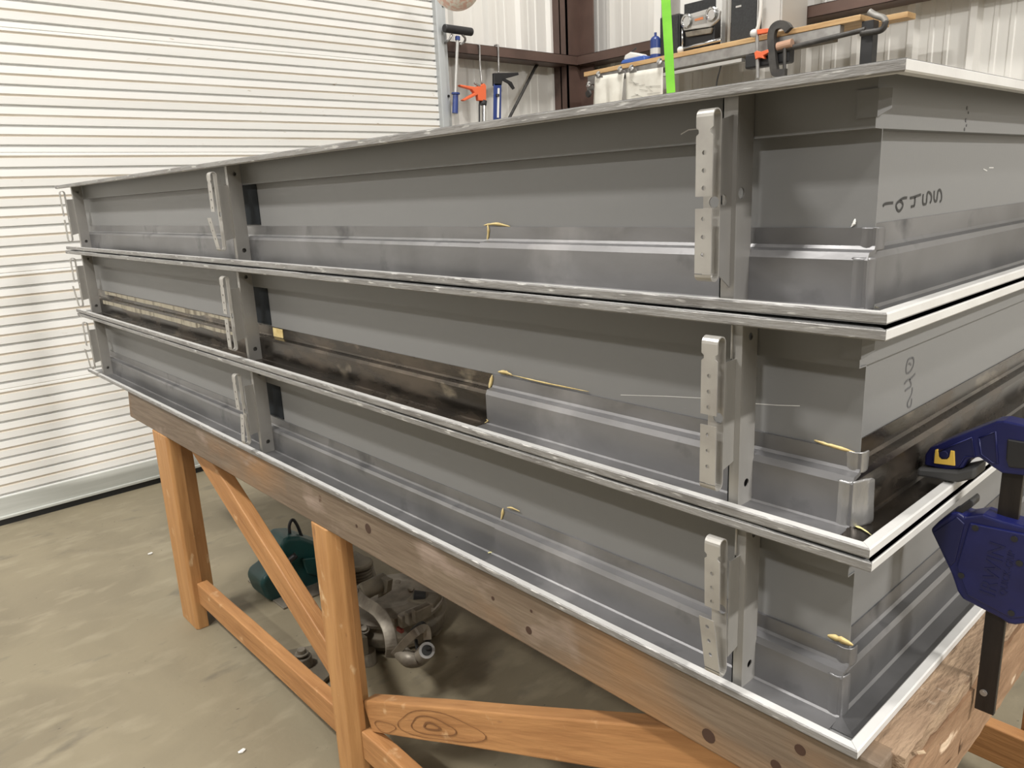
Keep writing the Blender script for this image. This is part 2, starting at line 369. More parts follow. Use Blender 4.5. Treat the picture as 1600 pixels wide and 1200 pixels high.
# ceiling lamps over the shop floor
LL = ['white strip light on the ceiling near the roll-up door', 'white strip light on the ceiling right above the viewer', 'white strip light far to the right of the stacked frames',
      'white strip light on the ceiling behind the viewer', 'white strip light on the ceiling above the wall shelf', 'white strip light in the far right front of the shop', 'white strip light furthest behind the viewer']
for i, (x, y, z, sx, sy, p) in enumerate(LAMPS):
    b = MB(); b.box(x - sx/2 - .04, x + sx/2 + .04, y - sy/2 - .04, y + sy/2 + .04, z + 0.02, z + 0.09)
    o = b.build('ceiling_light', M['lampbody'], bevel=0.01); tag(o, LL[i], 'light')
    for q in (-1, 1):
        u, w = x + q*.3*(sx > 1), y + q*.3*(sx < 1)
        b = MB(); b.cyl((u, w, z + .09), (u, w, 5.0), 0.004, n=6); b.build('hanging_wire', M['steel'], o)

# ------------------------------------------------------------------ the three door frames
L_ = 3.024; W_ = 1.06; H_ = 0.2336; T = 0.0015; LIP = 0.0113; LW = 0.0132
YW, YM, XW, XM = 0.052, 0.068, -0.046, -0.062

def strap_anchor(parent, O, xs, zb, wdt, tilt=0.0, lowtilt=0.0, near=True):
    """bent strap with two holed tabs facing the room, under a stud anchor. O: offset of frame"""
    ox, oy, oz = O
    R = Matrix.Translation((ox + xs, oy, oz)) @ Matrix.Rotation(tilt, 4, 'Y') @ Matrix.Translation((-(ox + xs), -oy, -oz))
    b = MB(); yb, yf = -0.004, -0.0175; w = wdt; x0, x1 = xs - w, xs
    # back strip with a round opening at mid height
    b.holes([(0, 0.040), (w, 0.040), (w, 0.203), (0, 0.203)], [(w - 0.007, 0.116, 0.0062)], (ox + x0, oy + yb, oz), (1, 0, 0), (0, 0, 1), (0, 1, 0), 0.0014)
    def loop(zc, up):
        n = 8; prev = None; cy = (yb + yf) / 2; rr = (yb - yf) / 2
        for i in range(n + 1):
            a = math.pi * i / n; 
            for_ = []
            for k, q in enumerate((rr, rr + 0.0014)):
                y = cy + math.cos(a) * q; zz = zc + (math.sin(a) * q if up else -math.sin(a) * q)
                for_.append((y, zz))
            vs = [b.bm.verts.new((ox + xx, oy + y, oz + zz)) for (y, zz) in for_ for xx in (x0, x1)]
            if prev:
                b.face([prev[0], prev[1], vs[1], vs[0]]); b.face([prev[2], vs[2], vs[3], prev[3]])
                b.face([prev[0], vs[0], vs[2], prev[2]]); b.face([prev[1], prev[3], vs[3], vs[1]])
            prev = vs
    loop(0.203, True); loop(0.040, False)
    # upper tab with bite-shaped notches, three holes
    nt = 0.0032
    up = [(0, 0.1225), (w, 0.1225), (w, 0.184), (w - nt, 0.1865), (w - nt, 0.190), (w, 0.1925), (w, 0.203), (0, 0.203), (0, 0.1925), (nt, 0.190), (nt, 0.1865), (0, 0.184)]
    hs = [(w*0.5, zz, 0.0026) for zz in (0.131, 0.149, 0.167)]
    b.holes(up, hs, (ox + x0, oy + yf - 0.0014, oz), (1, 0, 0), (0, 0, 1), (0, 1, 0), 0.0014)
    s_, c_ = math.sin(lowtilt), math.cos(lowtilt)
    lo = [(0, 0.041), (w, 0.041), (w, 0.110), (0, 0.110)]
    hs = [(w*0.5, zz, 0.0026) for zz in (0.061, 0.080, 0.099)]
    b.holes([(u, v - 0.041) for u, v in lo], [(u, v - 0.041, q) for u, v, q in hs], (ox + x0, oy + yf - 0.0014, oz + 0.041), (1, 0, 0), (-s_*0.6, -s_*0.8, c_), (0, 1, 0), 0.0014)
    if tilt: b.bm.transform(R)
    return b.build('anchor_strap', M['strap'], parent)

def stud_anchor(root, O, xp, kind, tilt=0.0, lowtilt=0.0):
    ox, oy, oz = O
    b = MB()
    # channel: side face to +X with bolt holes, rounded front, back leg on the web
    b.holes([(0.0205, 0.003), (0.0505, 0.003), (0.0505, 0.231), (0.0205, 0.231)],
            [(0.036, 0.030, 0.0052), (0.036, 0.205, 0.0045)] if kind != 'top' else [(0.029, 0.124, 0.0062)],
            (ox + xp - 0.0015, oy, oz), (0, 1, 0), (0, 0, 1), (1, 0, 0), 0.0015)
    fw = 0.0185 if kind == 'top' else 0.014
    b.holes([(0, 0.003), (fw, 0.003), (fw, 0.231), (0, 0.231)], [(fw*0.5, 0.040, 0.0042), (fw*0.5, 0.196, 0.0036)] if kind == 'top' else [],
            (ox + xp - fw, oy + 0.0185, oz), (1, 0, 0), (0, 0, 1), (0, 1, 0), 0.0015)
    b.cyl((ox + xp - 0.002, oy + 0.0205, oz + 0.003), (ox + xp - 0.002, oy + 0.0205, oz + 0.231), 0.002, n=8)
    b.box(ox + xp - fw, ox + xp - fw + 0.0015, oy + 0.0185, oy + 0.048, oz + 0.003, oz + 0.231)
    st = b.build('stud_anchor', M['galvdark'] if kind == 'top' else M['galv'], root)
    # side plate carrying the strap
    b = MB(); xq = xp - (0.0068 if kind == 'top' else 0.0085)
    if kind == 'top':
        b.holes([(-0.003, 0.038), (0.0195, 0.022), (0.0195, 0.205), (-0.003, 0.200)], [(0.003, 0.118, 0.006)], (ox + xq, oy, oz), (0, 1, 0), (0, 0, 1), (1, 0, 0), 0.0014)
    else:
        b.holes([(-0.003, 0.055), (0.0195, 0.060), (0.0195, 0.181), (-0.003, 0.181)], [], (ox + xq, oy, oz), (0, 1, 0), (0, 0, 1), (1, 0, 0), 0.0014)
    b.build('anchor_plate', M['galvdark'] if kind == 'top' else M['galv'], st)
    strap_anchor(st, O, xq + 0.0012, 0, 0.0205, tilt, lowtilt)
    if kind == 'wire':
        b = MB(); b.tube([(ox + xp - 0.012, oy + 0.0165, oz + 0.181), (ox + xp - 0.012, oy + 0.0165, oz + 0.231)], 0.0012, n=6); b.build('tie_wire', M['galv'], st)
    return st

def stroke(b, pts, plane_x, wdt, th=0.0004):
    """flat ribbon along points lying on x = plane_x, facing +X"""
    pts = [Vector(p) for p in pts]
    n = len(pts); L = []; Rr = []
    for i, p in enumerate(pts):
        t = (pts[min(i+1, n-1)] - pts[max(i-1, 0)]); t.x = 0; t.normalize()
        s_ = Vector((0, -t.z, t.y)) * wdt / 2
        L.append(b.bm.verts.new(p + s_ + Vector((th, 0, 0)))); Rr.append(b.bm.verts.new(p - s_ + Vector((th, 0, 0))))
    for i in range(n - 1): b.face([L[i], L[i+1], Rr[i+1], Rr[i]])

def smooth_path(p, k=4):
    out = []
    for i in range(len(p) - 1):
        p0, p1, p2, p3 = Vector(p[max(i-1, 0)]), Vector(p[i]), Vector(p[i+1]), Vector(p[min(i+2, len(p)-1)])
        for j in range(k):
            t = j / k
            out.append(0.5*((2*p1) + (-p0+p2)*t + (2*p0-5*p1+4*p2-p3)*t*t + (-p0+3*p1-3*p2+p3)*t**3))
    out.append(Vector(p[-1])); return out

def blob(root, pts, vec, m, name='glue_smear'):
    """thick smear of adhesive: ragged strip along pts"""
    b = MB(); P = smooth_path(pts, 5); vec = Vector(vec)
    prev = None
    for i, p in enumerate(P):
        w = 0.25 + 0.75*math.sin(math.pi*i/(len(P)-1)); w *= 0.7 + 0.5*random.random()
        up = Vector((0, -0.0012*w, 0.006*w)) if abs(vec.y) < .5 and abs(vec.z) > .5 else Vector((0, 0, 0))
        a = [b.bm.verts.new(q) for q in (p - vec*w*0.5, p + Vector((0.0008, -0.0014, 0.0004))*w, p + vec*w*0.5, p + Vector((0, 0.001, 0)))]
        if prev:
            for k in range(4): b.face([prev[k], prev[(k+1)%4], a[(k+1)%4], a[k]])
        else: b.face(a[::-1])
        prev = a
    b.face(prev); b.build(name, m, root, smooth=True)

def frame_thing(idx, O, label):
    ox, oy, oz = O
    root = empty('door_frame', (ox, oy, oz), label, 'door frame', 'steel door frames stacked on the workbench')
    def V(x, y, z): return (ox + x, oy + y, oz + z)
    # jamb nearest the viewer, opposite jamb
    for side in (0, 1):
        def Y(y): return y if side == 0 else W_ - y
        b = MB()
        e = XW + 0.0015 if side == 0 else XW
        for (z0) in (0.0, H_ - T):
            b.prism([V(0, Y(0.001), z0), V(-L_, Y(0.001), z0), V(-L_, Y(YW), z0), V(-YW, Y(YW), z0)], (0, 0, T))
        zs = [(0.0, 0.056, YW), (0.060, 0.180, YM), (0.180, H_, YW)]
        ya, yb_ = YW, YM
        pl = [(ya, 0.0), (ya, 0.056), (yb_, 0.060), (yb_, 0.180), (ya, 0.1805), (ya, H_)]
        pi = [(ya + T, 0.0), (ya + T, 0.0545), (yb_ + T, 0.0585), (yb_ + T, 0.1815), (ya + T, 0.182), (ya + T, H_)]
        poly = pl + pi[::-1]
        b.sweep(poly, [-L_, e], lambda x, a, c: V(x, Y(a), c))
        if side == 0 and idx != 3:       # corner tab
            b.box(*sorted((ox + e - 0.018, ox + e + 0.002)), oy + YW - 0.0022, oy + YW, oz + 0.1905, oz + 0.2165)
            b.prism([V(e + 0.002, YW - 0.0022, 0.2165), V(e + 0.002, YW - 0.0022, 0.1905), V(e + 0.009, YW + 0.012, 0.198), V(e + 0.009, YW + 0.012, 0.2165)], (0, 0.0015, 0))
        b.build('jamb', M['primer'], root)
        # folded return lips, top and bottom, mitred at the corner
        for z0 in (0.0, H_ - LIP):
            b = MB()
            c = 0.0016
            pr = [(c, 0), (LW - c, 0), (LW, c), (LW, LIP - c), (LW - c, LIP), (c, LIP), (0, LIP - c), (0, c)]
            xs = [-L_ + i*(L_/60) for i in range(60)]
            n = len(pr); prev = None
            for i in range(61):
                x = -L_ + i*L_/60
                ring = []
                for a, zz in pr:
                    xx = x if i < 60 else -a
                    j = 0.00012*noise.noise(Vector((x*5, a*50, zz*50 + idx*7))) if 0 < i < 60 else 0
                    ring.append(b.bm.verts.new(V(xx, Y(a + j), z0 + zz + j)))
                if prev:
                    for k in range(n): b.mi = 1 if (side == 0 and k in (5, 6, 7)) else 0; b.face([prev[k], prev[(k+1)%n], ring[(k+1)%n], ring[k]])
                else: b.face(ring[::-1])
                prev = ring
            b.mi = 0; b.face(prev)
            o = b.build('folded_lip', [M['lip'], M['lipworn']], root)
            if side == 0: o['label'] = 'scuffed pale lip folded along the face edge'
    # head, across the right-hand end
    b = MB()
    for z0 in (0.0, H_ - T):
        b.prism([V(-0.001, 0.001, z0), V(-YW, YW, z0), V(-YW, W_ - YW, z0), V(-0.001, W_, z0)], (0, 0, T))
    pl = [(XW, 0.0), (XW, 0.056), (XM, 0.060), (XM, 0.180), (XW, 0.1805), (XW, H_)]
    pi = [(a - T, c) for a, c in pl]
    b.sweep(pl + pi[::-1], [0.0, W_ - 0.052], lambda y, a, c: V(a, (0.0536 if a > XW - .004 else 0.0700) if y < .01 else y, c))
    b.build('head', M['primer'], root)
    for z0 in (0.0, H_ - LIP):
        b = MB(); c = 0.0016; prev = None
        pr = [(c, 0), (LW - c, 0), (LW, c), (LW, LIP - c), (LW - c, LIP), (c, LIP), (0, LIP - c), (0, c)]; n = len(pr)
        for i, y in enumerate((None, W_/2, 'end')):
            ring = [b.bm.verts.new(V(-a, a + 0.0006 if y is None else (W_ - a if y == 'end' else y), z0 + zz)) for a, zz in pr]
            if prev:
                for k in range(n): b.face([prev[k], prev[(k+1)%n], ring[(k+1)%n], ring[k]])
            else: b.face(ring[::-1])
            prev = ring
        b.face(prev); b.build('folded_lip', M['lip'], root)
    # lead / bare steel lining in the lower part
    def lining(x0, x1, t, m, name, top=0.085, lab=None, onface=True, j=0.0005):
        nseg = max(2, int(abs(x1 - x0)/0.03)); b = MB()
        pl = ([(LW + .001, T + t)] if onface else []) + [(YW - t - .0003, T + t + 0.002), (YW - t - .0003, 0.054), (YW - t + .003, 0.0585 + t), (YM - t - .002, 0.0605 + t), (YM - t - .0003, 0.064 + t), (YM - t - .0003, top)]
        if onface: pl.insert(1, (YW - t - .003, T + t + .0002))
        pi = ([(LW + .001, T + .0002)] if onface else []) + [(YW - .0002, T + .0002), (YW - .0002, 0.056), (YM - .0002, 0.0602), (YM - .0002, top)]
        b.sweep(pl + pi[::-1], [x0 + (x1 - x0)*i/nseg for i in range(nseg + 1)],
                lambda x, a, c: V(x, a - j*max(0, noise.noise(Vector((x*11 + idx*5, a*20, c*24)))), c))
        o = b.build(name, m, root); 
        for p in o.data.polygons: p.use_smooth = False
        if lab: o['label'] = lab
        return o
    seam = -0.645
    lining(seam, XW + 0.004, 0.0030, M['lead'], 'lead_lining', lab='thick lead lining sheet with a yellow glued edge')
    if idx == 2:
        lining(-L_ + .06, seam, 0.0010, M['bare'], 'steel_lining', lab='dark glossy bare steel lining')
        b = MB()
        for (x0, x1, z0, z1) in ((-2.85, -1.56, 0.068, 0.083), (-2.83, -1.60, 0.036, 0.053)):
            n = 44; prev = None
            for i in range(n + 1):
                x = x0 + (x1 - x0)*i/n; hh = (z1 - z0)*(0.85 + 0.22*noise.noise(Vector((x*7, z0*9, 3))) - 0.35*(x > -1.9))
                yy = YM - 0.0016 if z0 > 0.06 else YW - 0.0018
                a = (b.bm.verts.new(V(x, yy, z1 - hh)), b.bm.verts.new(V(x, yy, z1)))
                if prev: b.face([prev[0], a[0], a[1], prev[1]])
                prev = a
        o = b.build('paper_residue', M['residue'], root); o['label'] = 'torn cream paper residue stuck along the lining'
        b = MB(); b.box(ox - 1.45, ox - 1.40, oy + YM - 0.0026, oy + YM - 0.0010, oz + 0.062, oz + 0.083); b.build('residue_patch', M['glue'], root)
    else:
        lining(-L_ + .06, seam, 0.0014, M['lead2'], 'lead_lining')
    # head lining
    mh = M['bare'] if idx == 2 else M['lead2']
    b = MB(); t = 0.0016
    pl = [(-LW - .001, T + t), (XW + t + .003, T + t), (XW + t + .0003, T + t + 0.003), (XW + t + .0003, 0.054), (XW + t - .003, 0.0585 + t), (XM + t + .003, 0.0605 + t), (XM + t + .0003, 0.064 + t), (XM + t + .0003, 0.087)]
    pi = [(-LW - .001, T + .0002), (XW + .0002, T + .0002), (XW + .0002, 0.056), (XM + .0002, 0.0602), (XM + .0002, 0.087)]
    b.sweep(pl + pi[::-1], [LW + .014 + (W_ - .1)*i/20 for i in range(21)], lambda y, a, c: V(max(a, XW + t) if y < 0.0 else a, y if (a < XW + t + .002) is False else (max(y, 0.0538) if a > XW - .004 else max(y, 0.0720)), c))
    o = b.build('lead_lining' if idx != 2 else 'steel_lining', mh, root)
    # lead wrapped round the corner
    b = MB(); tt = 0.0028
    xe = XW + 0.0025
    for (z0, z1, bulge) in ((0.002, 0.057, 0.0045), (0.062, 0.0855, 0.002)):
        nz_, na = 8, 6; grid = []
        yb0 = (YW if z0 < .05 else YM) - tt
        for i in range(nz_ + 1):
            zz = z0 + (z1 - z0)*i/nz_; row = []
            pth = [(xe - 0.016, yb0 + .0016), (xe - 0.009, yb0 - .0004), (xe - 0.004, yb0 - 0.0006), (xe + 0.0012, yb0 + 0.002), (xe + 0.0022, yb0 + 0.008), (xe + 0.001 + bulge*(2.2 if idx == 2 and z0 < .05 else .4), yb0 + 0.017 + (0.016 if idx == 2 and z0 < .05 else 0))]
            for q, (xx, yy) in enumerate(pth):
                w = noise.noise(Vector((q*1.7, zz*(30 if q > 3 else 90), idx*3 + z0*20)))*(0.0026 if q > 3 and idx == 2 else 0.0011)
                row.append(b.bm.verts.new(V(xx + w, yy - abs(w)*.6, zz)))
            grid.append(row)
        for i in range(nz_):
            for q in range(5): b.face([grid[i][q], grid[i][q+1], grid[i+1][q+1], grid[i+1][q]])
    o = b.build('lead_corner_wrap', M['leadbright'] if idx == 2 else M['lead'], root, smooth=True, sub=1)
    o['label'] = 'crumpled bright lead folded round the corner'
    sd = o.modifiers.new('solid', 'SOLIDIFY'); sd.thickness = 0.0012
    # anchors
    kinds = {1: ('top', 0, 0), 2: ('wire', 0.0, 0), 3: ('wire', -0.02, 0.10)}[idx]
    xp = {1: -0.1735, 2: -0.160, 3: -0.1510}[idx]
    stud_anchor(root, O, xp, kinds[0], kinds[1], kinds[2])
    stud_anchor(root, O, -1.497, 'plain', {1: .0, 2: 0.01, 3: -0.05}[idx], {1: 0.16, 2: 0.0, 3: -.1}[idx])
    stud_anchor(root, O, -2.872, 'plain', 0.0, {1: 0.0, 2: 0.12, 3: 0.12}[idx])
    # black plate with the shade of an opening painted in, beside the middle anchor
    b = MB(); b.box(ox - 1.545, ox - 1.458, oy + YM - 0.0016, oy + YM - 0.0002, oz + 0.088, oz + 0.1795); b.box(ox - 1.545, ox - 1.458, oy + YM - 0.0026, oy + YM - 0.0016, oz + 0.088, oz + 0.093)
    o = b.build('opening_shade', M['openshade'], root, bevel=0.0006); o['label'] = 'black plate painted as the shade of an opening beside the middle anchor'
    return root

G = 0.00355
OFF = {3: (0, 0, ZB), 2: (-0.0025, -0.0012, ZB + H_ + G), 1: (-0.0049, 0.0041, ZB + 2*(H_ + G))}
fr3 = frame_thing(3, OFF[3], 'grey steel door frame at the bottom of the stack, resting on the timber workbench')
fr2 = frame_thing(2, OFF[2], 'grey steel door frame in the middle of the stack, with dark glossy unlined steel')
fr1 = frame_thing(1, OFF[1], 'grey steel door frame on top of the stack, with black handwritten digits on its end')

# adhesive, traced where it sits
def gl(root, O, pts, y, vec=(0, -0.0006, 0.005), m='glue'):
    blob(root, [at(px, py, 1, O[1] + y) for px, py in pts], vec, M[m])
O1, O2, O3 = OFF[1], OFF[2], OFF[3]
gl(fr1, O1, [(762, 351), (763, 362), (761, 380)], YM - 0.0040, (0.007, 0, 0))
gl(fr1, O1, [(756, 352), (775, 350), (797, 354)], YM - 0.0034)
gl(fr1, O1, [(1330, 355), (1334, 350), (1336, 342)], YM - 0.0010, (0.004, 0, 0), 'white')
gl(fr2, O2, [(769, 586), (767, 597), (764, 611)], YM - 0.0042, (0.010, 0, 0))
gl(fr2, O2, [(778, 581), (790, 582), (800, 586)], YM - 0.0034, (0, -0.0006, 0.007))
gl(fr2, O2, [(800, 586), (850, 598), (920, 612)], YM - 0.0034, (0, -0.0006, 0.003))
gl(fr2, O2, [(1272, 688), (1300, 697), (1336, 707)], YM - 0.0034, (0, -0.0006, 0.005))
gl(fr2, O2, [(757, 661), (762, 658), (760, 655)], YW - 0.0048, (0.005, 0, 0))
gl(fr3, O3, [(786, 794), (785, 803), (783, 812)], YM - 0.0042, (0.007, 0, 0))
gl(fr3, O3, [(792, 793), (800, 794), (812, 799)], YM - 0.0034)
gl(fr3, O3, [(1293, 993), (1310, 998), (1333, 1008)], YM - 0.0034, (0, -0.0006, 0.009))
def gz(root, O, pts, z, w, m='glue2'):
    blob(root, [at(px, py, 2, O[2] + z) for px, py in pts], (w*0.6, -w*0.6, 0), M[m])
gz(fr1, O1, [(1352, 480), (1362, 478), (1372, 481)], 0.004, 0.016)
gz(fr2, O2, [(1330, 820), (1342, 823), (1357, 832), (1361, 836)], 0.0045, 0.016)
gz(fr3, O3, [(762, 864), (768, 862), (776, 860)], 0.0045, 0.008)

# marker writing on the heads
def writing(root, O, strokes, wdt, m, name, ox, oy, sc, lab):
    b = MB()
    for s in strokes:
        stroke(b, smooth_path([at(ox + px*sc, oy + py*sc, 0, O[0] + XM) for px, py in s], 4), O[0] + XM, wdt)
    o = b.build(name, m, root); o['label'] = lab
writing(fr1, O1, [[(125, 565), (160, 520), (240, 500), (335, 492)],
                  [(625, 385), (540, 400), (470, 450), (410, 510), (400, 570), (425, 640), (465, 665), (510, 620), (540, 545), (520, 480), (470, 455)],
                  [(690, 395), (780, 370), (915, 320)], [(790, 370), (792, 450), (780, 555)], [(782, 553), (710, 575)],
                  [(965, 310), (955, 440), (968, 520), (1025, 505), (1037, 420), (1045, 330), (1070, 270), (1120, 305), (1137, 370), (1130, 440), (1105, 500)],
                  [(1195, 240), (1190, 400), (1215, 460), (1245, 440), (1260, 330), (1275, 250), (1305, 220), (1335, 265), (1347, 350), (1340, 430), (1310, 475)]],
        0.0031, M['ink'], 'marker_writing', 1370, 280, .075, 'black marker writing')
writing(fr2, O2, [[(385, 210), (320, 240), (290, 330), (278, 430), (300, 472), (350, 440), (395, 360), (412, 270), (405, 215), (380, 208)], [(325, 312), (345, 305), (368, 328)],
                  [(435, 480), (370, 555), (300, 595), (250, 655)], [(335, 575), (365, 640), (355, 700), (300, 740), (260, 775)],
                  [(385, 710), (380, 800), (340, 900), (305, 980), (310, 1040), (350, 1040), (370, 980), (375, 900)]],
        0.0026, M['ink2'], 'marker_writing', 1390, 540, .0916, 'faded grey marker writing')
# ink stamp on the upper head of the top frame
b = MB(); px0 = OFF[1][0] + XW
for (cx_, cy_, rr) in ((1511, 169, .0022), (1513, 176, .0014), (1509, 188, .0024), (1510, 196, .0016), (1507, 202, .002)):
    c = at(cx_, cy_, 0, px0); b.cyl(c, c + Vector((0.0005, 0, 0)), rr, n=9)
b.build('ink_stamp', M['ink2'], fr1)
# lighter scratches on the panels
def scratch(root, O, pts, ax, val, w=0.0009):
    b = MB(); P = [at(px, py, ax, val) for px, py in pts]
    off = Vector((0, -0.0004, 0)) if ax == 1 else Vector((0.0004, 0, 0))
    for p, q in zip(P, P[1:]):
        t = (q - p).normalized(); s_ = (t.cross(Vector((0, 1, 0)) if ax == 1 else Vector((1, 0, 0)))) * w
        v = [b.bm.verts.new(k + off) for k in (p - s_, q - s_, q + s_, p + s_)]; b.face(v)
    b.build('scratch', M['lip'], root)
scratch(fr2, O2, [(1172, 630), (1215, 633), (1250, 634)], 1, O2[1] + YM, 0.0005)
scratch(fr2, O2, [(970, 617), (1040, 619), (1100, 622)], 1, O2[1] + YM, 0.0004)
scratch(fr1, O1, [(1064, 210), (1076, 203), (1094, 201)], 1, O1[1] + YW, 0.0006)
scratch(fr1, O1, [(1536, 264), (1542, 267)], 0, O1[0] + XM, 0.0007)
scratch(fr1, O1, [(1545, 262), (1552, 262)], 0, O1[0] + XM, 0.0007)

# ------------------------------------------------------------------ the workbench
bench = empty('workbench', (-1.2, 0.5, 0), 'old timber workbench with splayed braces carrying the stacked steel frames', 'workbench')
YA = 0.010
b = MB(); b.hexa([Vector(q) for q in ((-2.585, YA, ZB - 0.104), (0.022, YA, ZB - 0.104), (0.022, YA + 0.038, ZB - 0.104), (-2.585, YA + 0.038, ZB - 0.104),
                                     (-2.56, YA, ZB - 0.0006), (0.022, YA, ZB - 0.0006), (0.022, YA + 0.038, ZB - 0.0006), (-2.56, YA + 0.038, ZB - 0.0006))])
o = b.build('front_beam', M['beamwood'], bench, bevel=0.003); o['label'] = 'dark weathered front beam'
b = MB(); b.box(-2.56, 0.022, 1.061, 1.099, ZB - 0.104, ZB - 0.0006); b.build('back_beam', M['beamwood'], bench, bevel=0.003)
def rough_box(x0, x1, y0, y1, z0, z1, nx, ny, nz, amp, seed):
    """box with chewed, uneven faces"""
    bm = MB(); vs = {}
    def vert(i, j, k):
        if (i, j, k) not in vs:
            p = Vector((x0 + (x1-x0)*i/nx, y0 + (y1-y0)*j/ny, z0 + (z1-z0)*k/nz))
            q = noise.noise_vector(p*31 + Vector((seed, 0, 0)))*amp + noise.noise_vector(p*90)*amp*0.5
            if k == nz: q.z = min(q.z, 0) * 0.5
            q.x = min(q.x, 0.001)
            vs[(i, j, k)] = bm.bm.verts.new(p + q)
        return vs[(i, j, k)]
    for i in range(nx):
        for j in range(ny):
            for k in (0, nz): bm.face([vert(i, j, k), vert(i+1, j, k), vert(i+1, j+1, k), vert(i, j+1, k)])
    for i in range(nx):
        for k in range(nz):
            for j in (0, ny): bm.face([vert(i, j, k), vert(i+1, j, k), vert(i+1, j, k+1), vert(i, j, k+1)])
    for j in range(ny):
        for k in range(nz):
            for i in (0, nx): bm.face([vert(i, j, k), vert(i, j+1, k), vert(i, j+1, k+1), vert(i, j, k+1)])
    return bm
o = rough_box(-2.50, 0.034, YA + 0.030, 1.055, ZB - 0.020, ZB - 0.0008, 60, 90, 2, 0.0045, 3).build('bench_top', M['topwood'], bench); o['label'] = 'worn plywood top with gouges'
o = rough_box(-0.012, 0.038, YA + 0.038, 1.06, ZB - 0.116, ZB - 0.021, 4, 70, 10, 0.0022, 9).build('end_beam', M['endwood'], bench); o['label'] = 'splintered end beam'
b = MB(); b.box(-2.53, -2.49, YA + 0.038, 1.06, ZB - 0.1, ZB - 0.02); b.build('end_beam', M['beamwood'], bench, bevel=0.003)
b = MB()
for px, py in ((1445, 1107), (1520, 1100), (1512, 1117), (1460, 1175), (1468, 1165), (1545, 1070)):
    pass
b.bm.free()
def post(x0, x1, y0, y1, z0, z1, ch=0.008, name='leg'):
    b = MB(); pr = [(x0 + ch, y0), (x1 - ch, y0), (x1, y0 + ch), (x1, y1), (x0, y1), (x0, y0 + ch)]
    b.sweep(pr, [z0, z0 + (z1-z0)*.33, z0 + (z1-z0)*.66, z1], lambda z, a, c: (a + 0.0015*noise.noise(Vector((a*9, c*9, z*7))), c, z))
    return b.build(name, M['woodZ'], bench, bevel=0.0025)
post(-2.355, -2.215, 0.008, 0.050, 0.0, ZB - 0.104)
post(-2.350, -2.262, 0.0505, 0.100, 0.03, ZB - 0.104, name='leg_backing')
post(-1.275, -1.165, 0.008, 0.046, 0.0, ZB - 0.104, ch=0.022)
post(-1.270, -1.210, 0.0465, 0.085, 0.0, ZB - 0.104, name='leg_backing')
post(-0.12, -0.03, 0.02, 0.10, 0.0, ZB - 0.118)
for x0, x1 in ((-2.355, -2.255), (-1.275, -1.19), (-0.071, 0.018)): post(x0, x1, 1.0605, 1.10, 0.0, ZB - 0.1045)
def beam(p0, p1, hgt, thk, name, m, y0, rt=0.0):
    """timber in the X-Z plane between two points (centre line); its front face at y0"""
    p0, p1 = Vector(p0), Vector(p1); dx = p1 - p0; L = dx.length; a = math.atan2(dx.z, dx.x)
    F = Matrix.Translation((p0.x, y0, p0.z)) @ Matrix.Rotation(-a, 4, 'Y')
    b = MB(); n = 10
    pr = [(0, -hgt/2), (thk, -hgt/2), (thk, hgt/2), (0, hgt/2)]
    b.sweep(pr, [L*i/n for i in range(n+1)], lambda x, q, z: F @ Vector((x, q + .0012*noise.noise(Vector((x*8, q*20, z*20 + p0.x))), z + .0015*noise.noise(Vector((x*6, z*20, p0.z))))))
    return b.build(name, m, bench, bevel=0.003, frame=F)
beam((-2.214, 0, ZB - 0.668), (-1.276, 0, ZB - 0.668), 0.078, 0.036, 'rail', M['woodX'], 0.030)
beam((-1.164, 0, ZB - 0.668), (-0.121, 0, ZB - 0.668), 0.078, 0.036, 'rail', M['woodX'], 0.030)
beam((-2.30, 0, 0.157), (0.02, 0, 0.157), 0.088, 0.038, 'rail', M['woodX'], 1.020)
beam((-2.112, 0, ZB - 0.092), (-1.268, 0, ZB - 0.555), 0.082, 0.038, 'brace', M['woodX'], 0.0472)
o = beam((-1.160, 0, ZB - 0.595), (-0.16, 0, ZB - 0.130), 0.078, 0.038, 'brace', M['woodX'], 0.0485)
o['label'] = 'diagonal brace with knotty cathedral grain'
# knot rings on that brace
Fm = WM[o.name]
def ring(cx_, cz_, rx, rz, w):
    b_ = MB(); n = 36; A = []; B = []
    for i in range(n):
        t = 2*math.pi*i/n; q = 1 + .12*math.sin(3*t + cx_*9)
        A.append(b_.bm.verts.new(Fm @ Vector((cx_ + rx*q*math.cos(t), -0.0016, cz_ + rz*q*math.sin(t))))); B.append(b_.bm.verts.new(Fm @ Vector((cx_ + (rx-w*2.2)*q*math.cos(t), -0.0016, cz_ + (rz-w)*q*math.sin(t)))))
    for i in range(n): b_.face([A[i], A[(i+1)%n], B[(i+1)%n], B[i]])
    b_.build('knot_ring', mat_knot, o)
mat_knot = mat('knot_brown', (0.16, 0.065, 0.022), 0.6)
ring(0.30, -0.004, 0.035, 0.009, 0.0035); ring(0.30, -0.004, 0.09, 0.021, 0.0018); ring(0.32, -0.003, 0.17, 0.031, 0.0014); ring(0.08, -0.02, 0.05, 0.014, 0.0013)
# dark knots and nail holes on the front beam
b = MB()
for px, py, rr in ((575, 826, .011), (557, 822, .004), (770, 935, .004), (826, 985, .007), (830, 955, .003), (1107, 1150, .010), (1250, 1172, .007), (1212, 1196, .007)):
    p = at(px, py, 1, YA - 0.0003)
    if p.z > ZB - 0.1:
        b = MB(); b.cyl(p, p + Vector((0, 0.0006, 0)), rr, n=14); b.build('knot', M['knotd'], bench)
